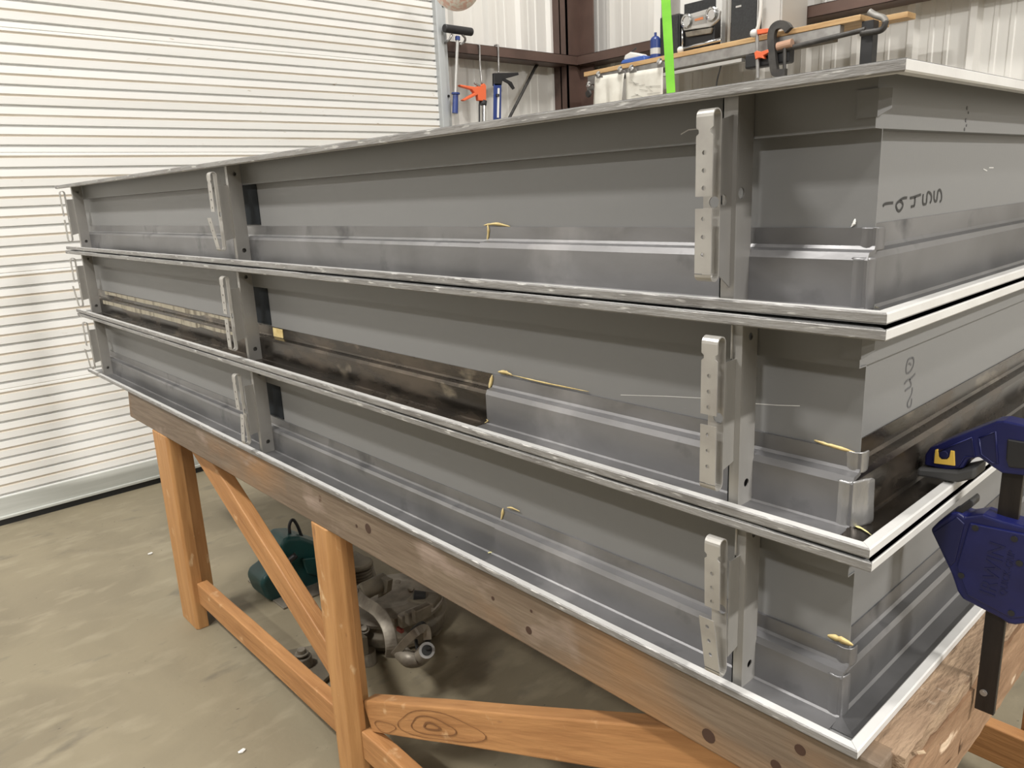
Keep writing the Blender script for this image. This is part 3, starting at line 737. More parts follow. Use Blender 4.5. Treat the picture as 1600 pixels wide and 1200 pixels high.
# splinters at the chewed end
b = MB()
for i in range(12):
    y = 0.05 + random.random()*0.75; z = ZB - random.random()*0.10 - 0.006; a = random.uniform(-1.2, 1.2); l = random.uniform(.006, .020); w = random.uniform(.0015, .0045)
    c = Vector((0.0385, y, z)); t = Vector((0.10, math.cos(a), math.sin(a)))*l; s_ = Vector((0.25, -math.sin(a), math.cos(a)))*w
    v = [b.bm.verts.new(q) for q in (c - t, c + s_ + Vector((.002, 0, 0)), c + t + Vector((.003, 0, 0)), c - s_)]; b.face(v)
o = b.build('splinters', mat('splinter', (0.60, 0.46, 0.32), 0.8), bench); o['kind'] = 'stuff'

# ------------------------------------------------------------------ the blue bar clamp
YC = 0.235
clamp = empty('bar_clamp', (0.055, YC, ZB - 0.04), 'blue and black one-handed bar clamp gripping the frame flanges at the right corner', 'clamp')
def cp(pts, y): return [at(px, py, 1, y) for px, py in pts]
def slab(pts, y0, thk): 
    b = MB(); q = cp(pts, YC)
    q = [Vector((p.x, y0, p.z)) for p in q]; b.prism(q, (0, thk, 0)); return b
arm = slab([(1446, 722), (1447, 709), (1455, 698), (1490, 683), (1527, 669), (1557, 657.5), (1570, 656.5), (1600, 663), (1622, 670), (1632, 684), (1634, 742), (1600, 742), (1567, 738), (1553, 729), (1531, 713), (1514, 717), (1506, 731), (1480, 733), (1447, 726)], YC - 0.004, 0.028)
armo = arm.build('upper_jaw', M['navy'], clamp, bevel=0.0022, seg=3)
for pts in ([(1463, 706), (1521, 682), (1525, 712), (1510, 712), (1500, 727), (1460, 720)], [(1532, 683), (1557, 673), (1561, 722), (1553, 722), (1535, 708)]):
    slab(pts, YC - 0.0046, 0.003).build('recess_panel', M['navyd'], armo, bevel=0.0008)
# raised rims around recesses
b = MB()
for loopp in ([(1463, 706), (1521, 682), (1525, 712), (1510, 712), (1500, 727), (1460, 720)], [(1532, 683), (1557, 673), (1561, 722), (1553, 722), (1535, 708)]):
    q = [Vector((p.x, YC - 0.0046, p.z)) for p in cp(loopp, YC)]
    b.tube(q + [q[0]], 0.0011, n=6)
b.build('rib', M['navy'], armo, smooth=True)
slab([(1576, 684), (1600, 688), (1620, 690), (1622, 730), (1600, 730), (1578, 728), (1574, 715)], YC - 0.0062, 0.005).build('grip_inlay', M['blackp'], armo, bevel=0.0015)
yb_ = slab([(1464, 701), (1468, 700), (1470, 712), (1474, 716), (1482, 716), (1486, 712), (1488, 702), (1494, 703), (1495, 726), (1462, 722)], YC - 0.0062, 0.004); yb_.build('yellow_clip', M['yellow'], armo, bevel=0.0006)
b = MB(); c = cp([(1478, 708)], YC)[0]; c.y = YC - 0.0072; b.cyl(c, c + Vector((0, .006, 0)), 0.0046, n=18); b.build('pivot_pin', M['navyd'], armo, bevel=0.0006)
b = MB(); q = cp([(1438, 728), (1437, 741), (1500, 751), (1527, 745), (1529, 727), (1500, 733)], YC)
b.prism([Vector((p.x, YC - 0.010, p.z)) for p in q], (0, 0.040, 0)); b.build('jaw_pad', M['greyp'], clamp, bevel=0.003)
# bar
b = MB(); top = at(1600, 600, 1, YC); xa, xb_ = 0.0425, 0.0640
b.box(xa, xb_, YC + 0.006, YC + 0.0135, ZB - 0.043, ZB + 0.318)
bo = b.build('bar', M['barsteel'], clamp, bevel=0.0008)
b = MB(); c = at(1537, 1082, 1, YC + 0.006); b.cyl(c - Vector((0, 0.0016, 0)), c + Vector((0, .001, 0)), 0.0042, n=16); b.cyl(c - Vector((0, 0.0022, 0)), c - Vector((0, .0015, 0)), 0.0024, n=6); b.build('stop_screw', M['steel'], bo)
# body with trigger handle
body = slab([(1458, 824), (1470, 812), (1490, 797), (1502, 797), (1512, 804), (1540, 800), (1570, 810), (1600, 818), (1640, 826), (1652, 850), (1650, 900), (1642, 945), (1620, 968), (1590, 972), (1579, 970), (1567, 962), (1508, 932), (1500, 920), (1490, 891)], YC - 0.010, 0.034)
bod = body.build('trigger_body', M['navy'], clamp, bevel=0.0035, seg=3)
slab([(1520, 812), (1600, 828), (1632, 836), (1640, 860), (1636, 930), (1612, 958), (1584, 960), (1516, 924), (1500, 880)], YC - 0.0125, 0.004).build('raised_panel', M['navy'], bod, bevel=0.0018)
slab([(1462, 828), (1500, 803), (1512, 814), (1498, 872), (1491, 880)], YC - 0.0115, 0.004).build('jaw_web', M['navyd'], bod, bevel=0.001)
for px, py in ((1524, 825), (1585, 842), (1593, 880), (1502, 899), (1580, 958)):
    c = at(px, py, 1, YC - 0.0128); b = MB(); b.cyl(c - Vector((0, 0.0008, 0)), c + Vector((0, .002, 0)), 0.0036, n=16); b.build('screw', M['blackp'], bod)
q = cp([(1494, 800), (1496, 794), (1519, 777), (1523, 782), (1522, 790), (1506, 800)], YC)
b = MB(); b.prism([Vector((p.x, YC - 0.006, p.z)) for p in q], (0, 0.026, 0)); b.build('jaw_pad', M['blackp'], clamp, bevel=0.0015)
slab([(1640, 850), (1665, 870), (1690, 960), (1700, 1010), (1685, 1012), (1660, 960), (1640, 935)], YC + 0.000, 0.014).build('trigger', M['blackp'], clamp, bevel=0.003)
def text(body, size, loc, rot, m, name, parent, ext=0.0004):
    cu = bpy.data.curves.new(name, 'FONT'); cu.body = body; cu.size = size; cu.extrude = ext; cu.align_x = 'CENTER'; cu.align_y = 'CENTER'
    tmp = bpy.data.objects.new(name + '_tmp', cu); COL.objects.link(tmp)
    dg = bpy.context.evaluated_depsgraph_get(); dg.update()
    me = bpy.data.meshes.new_from_object(tmp.evaluated_get(dg)); bpy.data.objects.remove(tmp)
    me.materials.clear(); me.materials.append(m)
    o = bpy.data.objects.new(name, me); COL.objects.link(o)
    MW = Matrix.Translation(loc) @ rot
    PW = wm(parent); o.parent = parent; o.matrix_local = PW.inverted() @ MW; WM[o.name] = MW
    return o
RT = Matrix.Rotation(math.radians(90), 4, 'X') @ Matrix.Rotation(math.radians(86), 4, 'Z')
p = at(1552, 890, 1, YC - 0.0127); text('IRWIN', 0.024, p, RT, M['navyd'], 'embossed_lettering', bod)
p = at(1574, 896, 1, YC - 0.0127); text('QUICK-GRIP', 0.0105, p, RT, M['navyd'], 'embossed_lettering', bod)

# ------------------------------------------------------------------ under the bench: teal power tool and dusty machine
tool = empty('power_tool', (-2.35, 0.42, 0), 'dark teal power tool with a black cord lying under the workbench', 'power tool')
def blobmesh(c, rad, n=3, seed=0, amp=0.1):
    b = MB(); bmesh.ops.create_icosphere(b.bm, subdivisions=n, radius=1)
    for v in b.bm.verts:
        k = 1 + amp*noise.noise(v.co*1.7 + Vector((seed, 0, 0)))
        v.co = Vector(c) + Vector((v.co.x*rad[0], v.co.y*rad[1], v.co.z*rad[2]))*k
    return b
tc = Vector((-2.28, 0.42, 0))
def tp(px, py, x): return at(px, py, 0, x)
def outline_x(pts, x0, thk):
    q = [at(px, py, 0, x0) for px, py in pts]; b = MB(); b.prism(q, (thk, 0, 0)); return b
o = outline_x([(408, 915), (412, 903), (425, 893), (437, 872), (440, 850), (449, 840), (470, 839), (490, 846), (515, 855), (528, 880), (528, 905), (512, 925), (480, 928), (462, 933), (440, 944), (418, 938)], -2.20, -0.13).build('motor_housing', M['teal'], tool, bevel=0.022, seg=4)
b = MB(); b.tube(smooth_path([tp(432, 887, -2.185), (tp(445, 880, -2.18)), tp(463, 867, -2.17)], 4), 0.012); b.build('handle_grip', M['blackp'], tool, smooth=True)
b = MB(); b.tube(smooth_path([tp(454, 842, -2.25), tp(452, 822, -2.25), tp(457, 812, -2.25), tp(464, 820, -2.25), tp(472, 840, -2.25)], 5), 0.006); b.build('power_cord', M['blackp'], tool, smooth=True)
b = MB(); b.tube([tp(443, 836, -2.25), tp(448, 842, -2.25)], 0.006); b.build('guard_lug', M['greasy2'], tool)
b = outline_x([(470, 872), (500, 869), (520, 880), (520, 895), (500, 900), (478, 895)], -2.195, 0.012); b.build('side_cover', M['teal'], tool, bevel=0.004)
b = MB(); b.box(-2.42, -2.12, 0.28, 0.56, 0.0, 0.008); b.build('base_plate', M['greasy2'], tool, bevel=0.002)

mach = empty('machine_casting', (-1.72, 0.50, 0), 'dusty grey cast metal machine with hoses and fins lying under the workbench', 'machine')
XC = -1.72
def mp_(px, py, y): return at(px, py, 1, y)
YQ = 0.42
base = MB(); base.lathe((-1.74, 0.50, 0.012), (0, 0, 1), [(0, 0.08), (0, 0.17), (0.02, 0.18), (0.05, 0.18), (0.06, 0.165), (0.085, 0.16), (0.09, 0.12)], 40); base.build('round_base', M['greasy'], mach, smooth=False, bevel=0.004)
b = MB(); b.lathe((-1.74, 0.50, 0.085), (0, 0, 1), [(0, 0.160), (0.008, 0.172), (0.018, 0.172), (0.026, 0.155), (0.03, 0.12), (0.035, 0.09)], 40); b.build('rim', M['greasy2'], mach, smooth=False)
c = mp_(604, 968, .48); b = MB(); b.lathe(c, (0.15, -0.1, 1), [(-.06, .095), (0, 0.095), (0.03, 0.09), (0.05, 0.075), (0.056, 0.03), (0.057, .005)], 32); b.build('motor_dome', M['greasy'], mach)
for i in range(4):
    c = mp_(616 + i*11, 974 - i*4.5, .36); b = MB(); b.box(c.x - .012, c.x + .012, c.y - .006, c.y + .05, c.z - .022, c.z + .018); b.build('cooling_fin', M['greasy2'], mach, bevel=0.004)
c = mp_(623, 985, .35); b = MB(); b.box(c.x - .012, c.x + .012, c.y, c.y + .01, c.z - .006, c.z + .006); b.build('warning_label', M['redlabel'], mach)
c = mp_(664, 950, .56); b = MB(); RZ = Matrix.Translation(c) @ Matrix.Rotation(.5, 4, 'Z'); b.box(-.05, .05, -.035, .035, -.09, .045, RZ); b.build('gear_case', M['greasy'], mach, bevel=0.008, seg=2)
c = mp_(664, 932, .56); b = MB(); b.cyl(c, c + Vector((-.02, -.03, .01)), .016, n=14); b.build('port', M['rubber'], mach)
b = MB(); b.cyl(mp_(618, 921, .60), mp_(648, 930, .60), .026, .022, n=18); b.build('side_cylinder', M['greasy2'], mach, bevel=.004)
def strapbar(pts, w, thk, name, m, y=(0, 0)):
    P = smooth_path([mp_(px, py, yy) for px, py, yy in pts], 5); b = MB(); prev = None
    for i, p in enumerate(P):
        t = (P[min(i+1, len(P)-1)] - P[max(i-1, 0)]).normalized(); n_ = (Vector((CX, CY, CZ)) - p).normalized(); s_ = t.cross(n_).normalized()*w/2
        n_ = n_*thk
        a = [b.bm.verts.new(q) for q in (p - s_, p + s_, p + s_ - n_, p - s_ - n_)]
        if prev:
            for k in range(4): b.face([prev[k], prev[(k+1)%4], a[(k+1)%4], a[k]])
        else: b.face(a[::-1])
        prev = a
    b.face(prev); return b.build(name, m, mach, bevel=0.003)
strapbar([(553, 922, .30), (565, 938, .29), (590, 955, .28), (606, 980, .27), (612, 1010, .26), (611, 1028, .26)], 0.035, 0.012, 'carrying_handle', M['greasy2'])
strapbar([(615, 1025, .24), (632, 1005, .24), (650, 988, .25), (665, 982, .28), (668, 1000, .28)], 0.022, 0.010, 'guard_arm', M['greasy2'])
b = MB(); b.tube(smooth_path([mp_(628, 1020, .26), mp_(640, 1030, .25), mp_(655, 1028, .27), mp_(668, 1015, .28)], 4), 0.022, n=14); b.build('pipe_stub', M['greasy2'], mach, smooth=True)
b = MB(); c = mp_(667, 1016, .275); b.cyl(c, c + (Vector((CX, CY, CZ)) - c).normalized()*0.012, 0.019, 0.021, n=18); b.build('pipe_flange', M['steel'], mach)
c2 = c + (Vector((CX, CY, CZ)) - c).normalized()*0.0125
b = MB(); b.cyl(c2, c2 + (Vector((CX, CY, CZ)) - c).normalized()*0.001, 0.014, n=18); b.build('pipe_bore', M['rubber'], mach)
b = MB(); b.tube(smooth_path([mp_(645, 985, .33), mp_(660, 975, .33), mp_(668, 990, .32), mp_(668, 1010, .31)], 5), 0.008); b.tube(smooth_path([mp_(650, 1000, .3), mp_(655, 1020, .28), mp_(672, 1012, .27)], 5), 0.005)
b.build('hose', M['rubber'], mach, smooth=True)
b = MB(); b.tube(smooth_path([mp_(566, 925, .36), mp_(585, 916, .40), mp_(600, 908, .44)], 5), 0.028, n=16); b.build('intake_pipe', M['greasy'], mach, smooth=True)
b = MB(); c = mp_(600, 915, .42); b.prism([mp_(594, 902, .42), mp_(606, 908, .42), (mp_(604, 926, .42)), mp_(590, 935, .42)], (0, 0.02, 0)); b.build('bracket', M['greasy'], mach, bevel=0.002)
b = MB()
for i in range(4): b.lathe(mp_(558, 902 - i*4.2, .56) , (0, 0, 1), [(0, 0.062 - i*.003), (0.004, 0.070 - i*.003), (0.010, 0.070 - i*.003), (0.014, 0.060 - i*.003)], 26)
b.build('bellows', M['greasy2'], mach, smooth=False)
b = MB(); c = mp_(560, 884, .56); b.lathe(c, (0, 0, 1), [(0, .055), (.012, .055), (.016, .046)], 24); b.box(c.x - .10, c.x, c.y - .05, c.y + .05, c.z - .005, c.z + .010); b.build('cap_plate', M['greasy'], mach, bevel=.003)
b = MB(); b.box(-1.86, -1.60, 0.285, 0.315, 0.045, 0.105, Matrix()); b.build('front_plate', M['greasy'], mach, bevel=0.004)
b = MB(); b.cyl((-1.62, 0.32, 0.0), (-1.62, 0.32, 0.045), 0.025, n=14); b.build('foot', M['greasy2'], mach, bevel=0.002)
b = MB(); b.cyl((-1.86, 0.62, 0.0), (-1.86, 0.62, 0.02), 0.025, n=14); b.build('foot', M['greasy2'], mach, bevel=0.002)
for (px, py, yy, rr, hh) in ((556, 926, .30, .013, .012), (622, 913, .56, .013, .014), (643, 924, .56, .013, .014), (590, 962, .42, .012, .014), (570, 985, .34, .014, .014)):
    c = mp_(px, py, yy); b = MB(); b.lathe(c, (0.3, -0.4, 1), [(0, rr*1.1), (hh*.4, rr*1.15), (hh*.5, rr*.8), (hh, rr*.75), (hh*1.05, rr*.3)], 14); b.build('bolt_boss', M['greasy2'], mach)
# left foot lever of the machine
lev = [(475, 1008), (440, 1012)]
b = MB(); c = at(472, 1025, 2, 0.05)
b.cyl((c.x, c.y, 0.0), (c.x, c.y, 0.05), 0.032, 0.028, n=16); b.cyl((c.x, c.y, 0.05), (c.x, c.y, 0.075), 0.014, n=10); b.cyl((c.x, c.y, 0.055), (c.x, c.y, 0.062), 0.022, n=10)
b.build('outrigger_foot', M['greasy2'], mach, bevel=0.003)
b = MB(); a0 = at(436, 1012, 2, 0.03); a1 = at(505, 1062, 2, 0.02); a2 = at(500, 1000, 2, 0.03)
b.prism([Vector((a0.x, a0.y, 0.005)), Vector((a1.x, a1.y, 0.005)), Vector((-1.70, 0.36, 0.005)), Vector((a2.x, a2.y, 0.005))], (0, 0, 0.012)); b.build('base_wing', M['greasy'], mach, bevel=0.002)

# ------------------------------------------------------------------ tools on the left wall girt
XG = XS + 0.02
def wp(px, py, x=XG): return at(px, py, 0, x)
# hand pump: padded T handle, chrome shaft, blue grip
pump = empty('t_handle_tool', wp(714, 178), 'chrome rod tool with black foam T handle and blue grip hung on girt', 'hand tool')
XP = XG + 0.05
b = MB(); a, c = wp(694, 44, XP), wp(737, 50, XP); b.cyl(a, c, 0.025, n=18); b.build('foam_handle', M['blackp'], pump, bevel=0.006)
b = MB(); b.cyl(wp(715, 56, XP), wp(711.5, 148, XP), 0.010, n=14); b.build('rod', M['silver'], pump)
b = MB(); b.tube(smooth_path([wp(706, 54, XP), wp(702, 62, XP), wp(696, 67, XP-.04), wp(697, 68, XS-.01)], 4), 0.007); b.tube(smooth_path([wp(722, 54, XP), wp(727, 60, XP), wp(725, 66, XP-.02), wp(719, 70, XP)], 4), 0.007)
b.build('bent_hook', M['steel'], pump, smooth=True)
b = MB(); b.cyl(wp(715, 57, XP), wp(715, 63, XP), 0.016, n=14); b.build('collar', M['blue'], pump)
b = MB(); b.cyl(wp(712, 147, XP), wp(711, 177, XP), 0.017, 0.019, n=16); b.cyl(wp(712, 145, XP), wp(712, 147.5, XP), 0.027, n=16); b.build('blue_grip', M['blue'], pump)
# caulking guns
def gun(name, label, m, px, hook_px, top, flip, hasblk):
    g = empty(name, wp(px, 190, XP), label, 'caulking gun')
    s = 1 if flip else -1
    if flip:   # blue gun: handle and trigger to the right
        b = MB(); b.prism([wp(772, 114, XP), wp(810, 113, XP), wp(811, 117, XP), wp(786, 124, XP), wp(784, 134, XP), wp(772, 134, XP)], (-0.02, 0, 0)); b.build('handle', M['blackp'], g, bevel=0.004)
        b = MB(); b.prism([wp(783, 124, XP), wp(787, 121, XP), wp(800, 128, XP), wp(805, 138, XP), wp(802, 140, XP), wp(795, 131, XP)], (-0.012, 0, 0)); b.build('trigger', M['blackp'], g, bevel=0.003)
        b = MB(); b.prism([wp(772, 130, XP), wp(784, 130, XP), wp(783, 200, XP), wp(771, 200, XP)], (-0.008, 0, 0)); b.build('frame_rail', m, g, bevel=0.008)
        b = MB(); b.cyl(wp(779, 138, XP+.004), wp(778, 184, XP+.004), 0.008, n=12); b.build('white_label', M['white'], g)
        b = MB(); b.cyl(wp(777.5, 147, XP+.004), wp(777.5, 151, XP+.004), 0.012, n=12); b.build('push_plate', M['blackp'], g)
    else:
        b = MB(); b.prism([wp(719, 132, XP), wp(745, 136, XP), wp(757, 130, XP), wp(760, 134, XP), wp(760, 158, XP), wp(748, 157, XP), wp(747, 148, XP), wp(726, 158, XP), wp(723, 156, XP), wp(742, 145, XP), wp(738, 140, XP), wp(720, 135, XP)], (-0.03, 0, 0)); b.build('handle', m, g, bevel=0.004)
        b = MB(); b.prism([wp(742, 128, XP), wp(752, 133, XP), wp(750, 136, XP), wp(742, 131, XP)], (-0.012, 0, 0)); b.build('release_lever', M['steel'], g, bevel=0.002)
        b = MB(); b.cyl(wp(755, 157, XP-.02), wp(754, 164, XP-.02), 0.026, n=18); b.build('end_cap', M['blackp'], g, bevel=0.003)
        b = MB(); b.cyl(wp(756, 163, XP-.02), wp(756, 200, XP-.02), 0.013, n=12); b.build('plunger_rod', M['chrome'], g)
        b = MB(); b.cyl(wp(749, 163, XP-.02), wp(749, 200, XP-.02), 0.005, n=8); b.build('side_rail', M['blackp'], g)
    b = MB(); h = hook_px
    b.tube(smooth_path([wp(h[0] - 4, 71, XS - .03), wp(h[0], 70.5, XS + .01), wp(h[0] + 1.5, 74, XS + .02), wp(h[0] + 2, 100, XS + .02), wp(h[1], 131 if not flip else 114, XP - .01)], 4), 0.006)
    b.build('hanging_hook', M['steel'], g, smooth=True)
    return g
gun('caulking_gun', 'orange caulking gun hanging handle-up from the brown girt', M['orange'], 753, (748, 753), 0, False, True)
gun('caulking_gun', 'blue caulking gun with black handle hanging right of the orange one', M['blue'], 778, (777, 779), 0, True, True)
pry = empty('pry_bar', wp(828, 140, XG), 'long black pry bar leaning on the left wall below the girt', 'pry bar')
b = MB(); b.tube([wp(850, 98, XL + 0.06), wp(841, 99, XL + .07), wp(836, 106, XL + .08), wp(780, 215, XS + .02), wp(760, 255, XS + .06)], 0.011, n=10); b.build('shaft', M['iron'], pry, smooth=True)
b = MB(); b.prism([wp(841, 97, XL + .06), wp(851, 96, XL + .06), wp(853, 99, XL + .06), wp(843, 101, XL + .06)], (0.03, 0, 0)); b.build('chisel_tip', M['chrome'], pry, bevel=.002)
# crackled pink globe lamp
gc = at(713, -25, 0, -3.2)
gl_ = empty('globe_lamp', gc, 'pale pink crackled globe hanging by the top of the roll-up door', 'lamp')
b = MB(); bmesh.ops.create_uvsphere(b.bm, u_segments=32, v_segments=20, radius=1)
rg = 38.5*(gc - Vector((CX, CY, CZ))).dot(f)/FPX
for v in b.bm.verts: v.co = gc + Vector((v.co.x*rg, v.co.y*rg, v.co.z*rg))
b.build('globe', M['globe'], gl_, smooth=True)
b = MB(); b.cyl(gc + Vector((0, 0, rg*.85)), gc + Vector((0, 0, rg*.85 + .06)), 0.03, n=16); b.build('cap', M['steel'], gl_)
b = MB(); b.cyl(gc + Vector((0, 0, rg*.85 + .06)), Vector((gc.x, gc.y, 5.0)), 0.004, n=8); b.build('cord', M['blackp'], gl_)

# ------------------------------------------------------------------ wall shelf and what is on it
YS = 3.36; ZS = 0.0
def sp(px, py, y=YS): return at(px, py, 1, y)
zl = sp(912, 113).z; zr = sp(1345, 22).z
xl = sp(912, 113).x; xr = sp(1345, 22).x
ZT = (zl + zr)/2
slope = (zr - zl)/(xr - xl)
def zs(x): return zl + slope*(x - xl)
shelf = empty('wall_shelf', ((xl + xr)/2, YS + .15, ZT), 'long pine plank shelf on a grey steel channel along the back wall', 'shelf')
b = MB(); b.hexa([Vector(q) for q in ((xl, YS, zs(xl) - .028), (xr, YS, zs(xr) - .028), (xr, 3.70, zs(xr) - .028), (xl, 3.70, zs(xl) - .028), (xl, YS, zs(xl)), (xr, YS, zs(xr)), (xr, 3.70, zs(xr)), (xl, 3.70, zs(xl)))])
b.build('plank', M['pinefresh'], shelf, bevel=0.003)
b = MB(); x2 = xr + 0.17; b.box(xr + .001, x2, 3.50, 3.60, zs(xr) - .030, zs(xr) - .002); b.build('cleat', M['pinefresh'], shelf, bevel=0.003)
xc0, xc1 = sp(1035, 110).x, sp(1312, 48).x
def slopebox(x0, x1, y0, y1, d0, d1, name, m, bev=0.002):
    b = MB(); b.hexa([Vector(q) for q in ((x0, y0, zs(x0) - d1), (x1, y0, zs(x1) - d1), (x1, y1, zs(x1) - d1), (x0, y1, zs(x0) - d1), (x0, y0, zs(x0) - d0), (x1, y0, zs(x1) - d0), (x1, y1, zs(x1) - d0), (x0, y1, zs(x0) - d0))])
    return b.build(name, m, shelf, bevel=bev)
slopebox(xl + .03, xc1, YS + .004, YS + .05, 0.0285, 0.085, 'steel_channel', M['steel'])
slopebox(xl + .3, xc1 - .15, YS + .05, 3.66, 0.0285, 0.060, 'under_board', M['greasy'])
slopebox(xc0, sp(1160, 90).x, YS - .01, YS + .03, 0.10, 0.120, 'light_tube', M['silver'])
b = MB(); xq = sp(1350, 60).x; b.box(xq - .03, xq + .03, YS + .03, YS + .09, 0, zs(xr) - .03); b.build('post', M['blackp'], shelf, bevel=.002)
b = MB(); xq = sp(925, 150).x; b.box(xq - .03, xq + .03, YS + .08, YS + .14, 0, zs(xq) - .03); b.build('post', M['blackp'], shelf, bevel=.002)
b = MB(); b.cyl(sp(1206, 82, YS - .02), sp(1352, 46, YS - .02), 0.013, n=12); b.build('conduit', M['iron'], shelf)
b = MB(); b.cyl(sp(1215, 73, YS - .03), sp(1238, 67, YS - .03), 0.022, n=14); b.build('copper_stub', M['copper'], shelf)
b = MB(); b.tube(smooth_path([sp(1128, 98, YS), sp(1124, 112, YS), sp(1120, 130, YS), sp(1118, 160, YS)], 4), 0.004); b.build('hanging_wire', M['blackp'], shelf)
b = MB(); b.box(sp(1166, 90).x, sp(1235, 80).x, YS - .015, YS + .05, zs(sp(1180, 85).x) - .165, zs(sp(1180, 85).x) - .09); b.build('dark_bracket', M['blackp'], shelf, bevel=.01)
# papers hung with clips
def sheet(px0, px1, pyT0, pyT1, label, folds, grp=None):
    x0, x1 = sp(px0, pyT0).x, sp(px1, pyT1).x; z0, z1 = sp(px0, pyT0).z, sp(px1, pyT1).z
    b = MB(); n, mrow = 16, 12; g = []
    for i in range(n + 1):
        u = i/n; x = x0 + (x1 - x0)*u; zt = z0 + (z1 - z0)*u; row = []
        for j in range(mrow + 1):
            v = j/mrow; row.append(b.bm.verts.new((x + folds*0.03*v*math.sin(u*5), YS - .012 - folds*0.045*abs(math.sin(u*6 + 1))*v**0.7, zt - v*0.36)))
        g.append(row)
    for i in range(n):
        for j in range(mrow): b.face([g[i][j], g[i+1][j], g[i+1][j+1], g[i][j+1]])
    o = b.build('paper_sheet', M['paper'], smooth=True); tag(o, label, 'paper', grp)
    sd = o.modifiers.new('solid', 'SOLIDIFY'); sd.thickness = 0.0008
    return o, x0, x1, z0, z1
pa = sheet(932, 978, 120, 113, 'crumpled cream cloth sheet clipped under the left end of the shelf', 1.0)
pb = sheet(980, 1038, 114, 105, 'flat printed drawing sheet clipped under the shelf, left of the green strap', 0.05)
b = MB(); o, x0, x1, z0, z1 = pb
random.seed(4)
for i in range(14):
    u0 = random.uniform(.05, .7); u1 = min(.95, u0 + random.uniform(.1, .4)); v0 = random.uniform(.03, .5); v1 = v0 + random.uniform(-.02, .12)
    a = Vector((x0 + (x1-x0)*u0, YS - .0165, z0 - v0*.36)); c = Vector((x0 + (x1-x0)*u1, YS - .0165, z0 - v1*.36)); h = Vector((0, 0, .0022))
    b.face([b.bm.verts.new(q) for q in (a - h, c - h, c + h, a + h)])
b.build('faint_drawing', M['print'], o)
for i, (px, py) in enumerate(((936, 118), (970, 110), (988, 108), (1032, 98), (921, 134))):
    c = sp(px, py, YS - .02); n_ = empty('bulldog_clip', c, ['chrome bulldog clip at the top left of the crumpled cloth sheet', 'chrome bulldog clip at the top right of the crumpled cloth sheet', 'chrome bulldog clip at the top left of the printed drawing sheet', 'chrome bulldog clip at the top right of the printed drawing sheet', 'empty chrome bulldog clip hanging at the left end of the shelf'][i], 'clip', 'clips along the shelf edge')
    b = MB(); b.prism([c + Vector((-.032, .01, -.03)), c + Vector((.032, .01, -.03)), c + Vector((.026, .0, .0)), c + Vector((-.026, .0, .0))], (0, .012, 0)); b.build('jaw', M['steel'], n_, bevel=.002)
    b = MB(); b.lathe(c + Vector((.0, -.004, .006)), (0, -1, .3), [(0, .012), (.004, .019), (.008, .019), (.012, .008)], 16); b.build('roller_handle', M['chrome'], n_)
    if i == 4:
        b = MB(); b.lathe(c + Vector((0, 0, -.05)), (0, -1, 0), [(0, .02), (.01, .026), (.02, .02)], 14); b.build('hook_ring', M['iron'], n_)
# things on the shelf
def onshelf(px0, px1, py_top, y0, y1, pyb=None):
    x0 = at(px0, 60, 1, y0).x; x1 = at(px1, 60, 1, y0).x; zb = zs((x0+x1)/2) + 0.0; zt = at((px0+px1)/2, py_top, 1, y0).z
    return x0, x1, zb, zt
def boxthing(name, label, cat, m, px0, px1, pyt, y0, y1, bev=0.006, grp=None):
    x0, x1, zb, zt = onshelf(px0, px1, pyt, y0, y1)
    e = empty(name, ((x0+x1)/2, (y0+y1)/2, zb), label, cat, grp)
    return e, x0, x1, zb, zt
# left speaker
e, x0, x1, zb, zt = boxthing('loudspeaker', 'small black loudspeaker at left of the silver stereo, behind the green strap', 'loudspeaker', None, 1029, 1060, 24, 3.44, 3.62, grp='stereo loudspeakers')
zm = zs(x0) + .004
b = MB(); b.box(x0, x1, 3.452, 3.55, zm, zt); b.build('cabinet', M['blackp'], e, bevel=.006)
b = MB(); b.box(x0 + .008, x1 - .008, 3.444, 3.4515, zm + .01, zt - .01); b.build('grille', M['speaker'], e, bevel=.003)
e, x0, x1, zb, zt = boxthing('loudspeaker', 'tall black loudspeaker with silver badge at right of the stereo', 'loudspeaker', None, 1140, 1181, -22, 3.44, 3.62, grp='stereo loudspeakers')
zm = zs(x1) + .004
b = MB(); b.box(x0, x1, 3.452, 3.62, zm, zt); b.build('cabinet', M['silver'], e, bevel=.004)
b = MB(); b.box(x0 + .003, x1 - .004, 3.444, 3.4515, zm + .004, zt - .006); b.build('grille', M['speaker'], e, bevel=.003)
c = at(1154, 10, 1, 3.4435); b = MB(); b.box(c.x - .018, c.x + .018, 3.4425, 3.4438, c.z - .005, c.z + .005); b.build('badge', M['chrome'], e, bevel=.0004)
# stereo
x0 = at(1066, 60, 1, 3.44).x; x1 = at(1121, 60, 1, 3.44).x; zm = zs(x1) + .010
st = empty('stereo', ((x0+x1)/2, 3.5, zm), 'silver and black compact stereo with two round dials on the shelf', 'stereo')
def S(px, py, y=3.44): return at(px, py, 1, y)
b = MB(); b.box(x0 + .006, x1 - .035, 3.461, 3.53, zm, S(1095, 20).z); b.build('case', M['blackp'], st, bevel=.006)
b = MB(); b.prism([S(1069, 26), S(1077, 22), S(1111, 12), S(1120, 11), S(1125, 17), S(1123, 30), S(1110, 42), S(1068, 48), S(1065, 40)], (0, .02, 0)); fp = b.build('front_panel', M['silver'], st, bevel=.005)
b = MB(); b.prism([S(1070, 50), S(1113, 43), S(1110, 52), S(1072, 58)], (0, .016, 0)); b.build('tape_door', M['greasy2'], st, bevel=.003)
for px, py in ((1073, 33), (1112, 22)):
    c = S(px, py, 3.436); b = MB(); b.lathe(c, (0, -1, 0), [(0, .040), (.006, .040), (.010, .034), (.012, .026), (.006, .024), (.006, .002)], 24); b.build('dial', M['chrome'], fp)
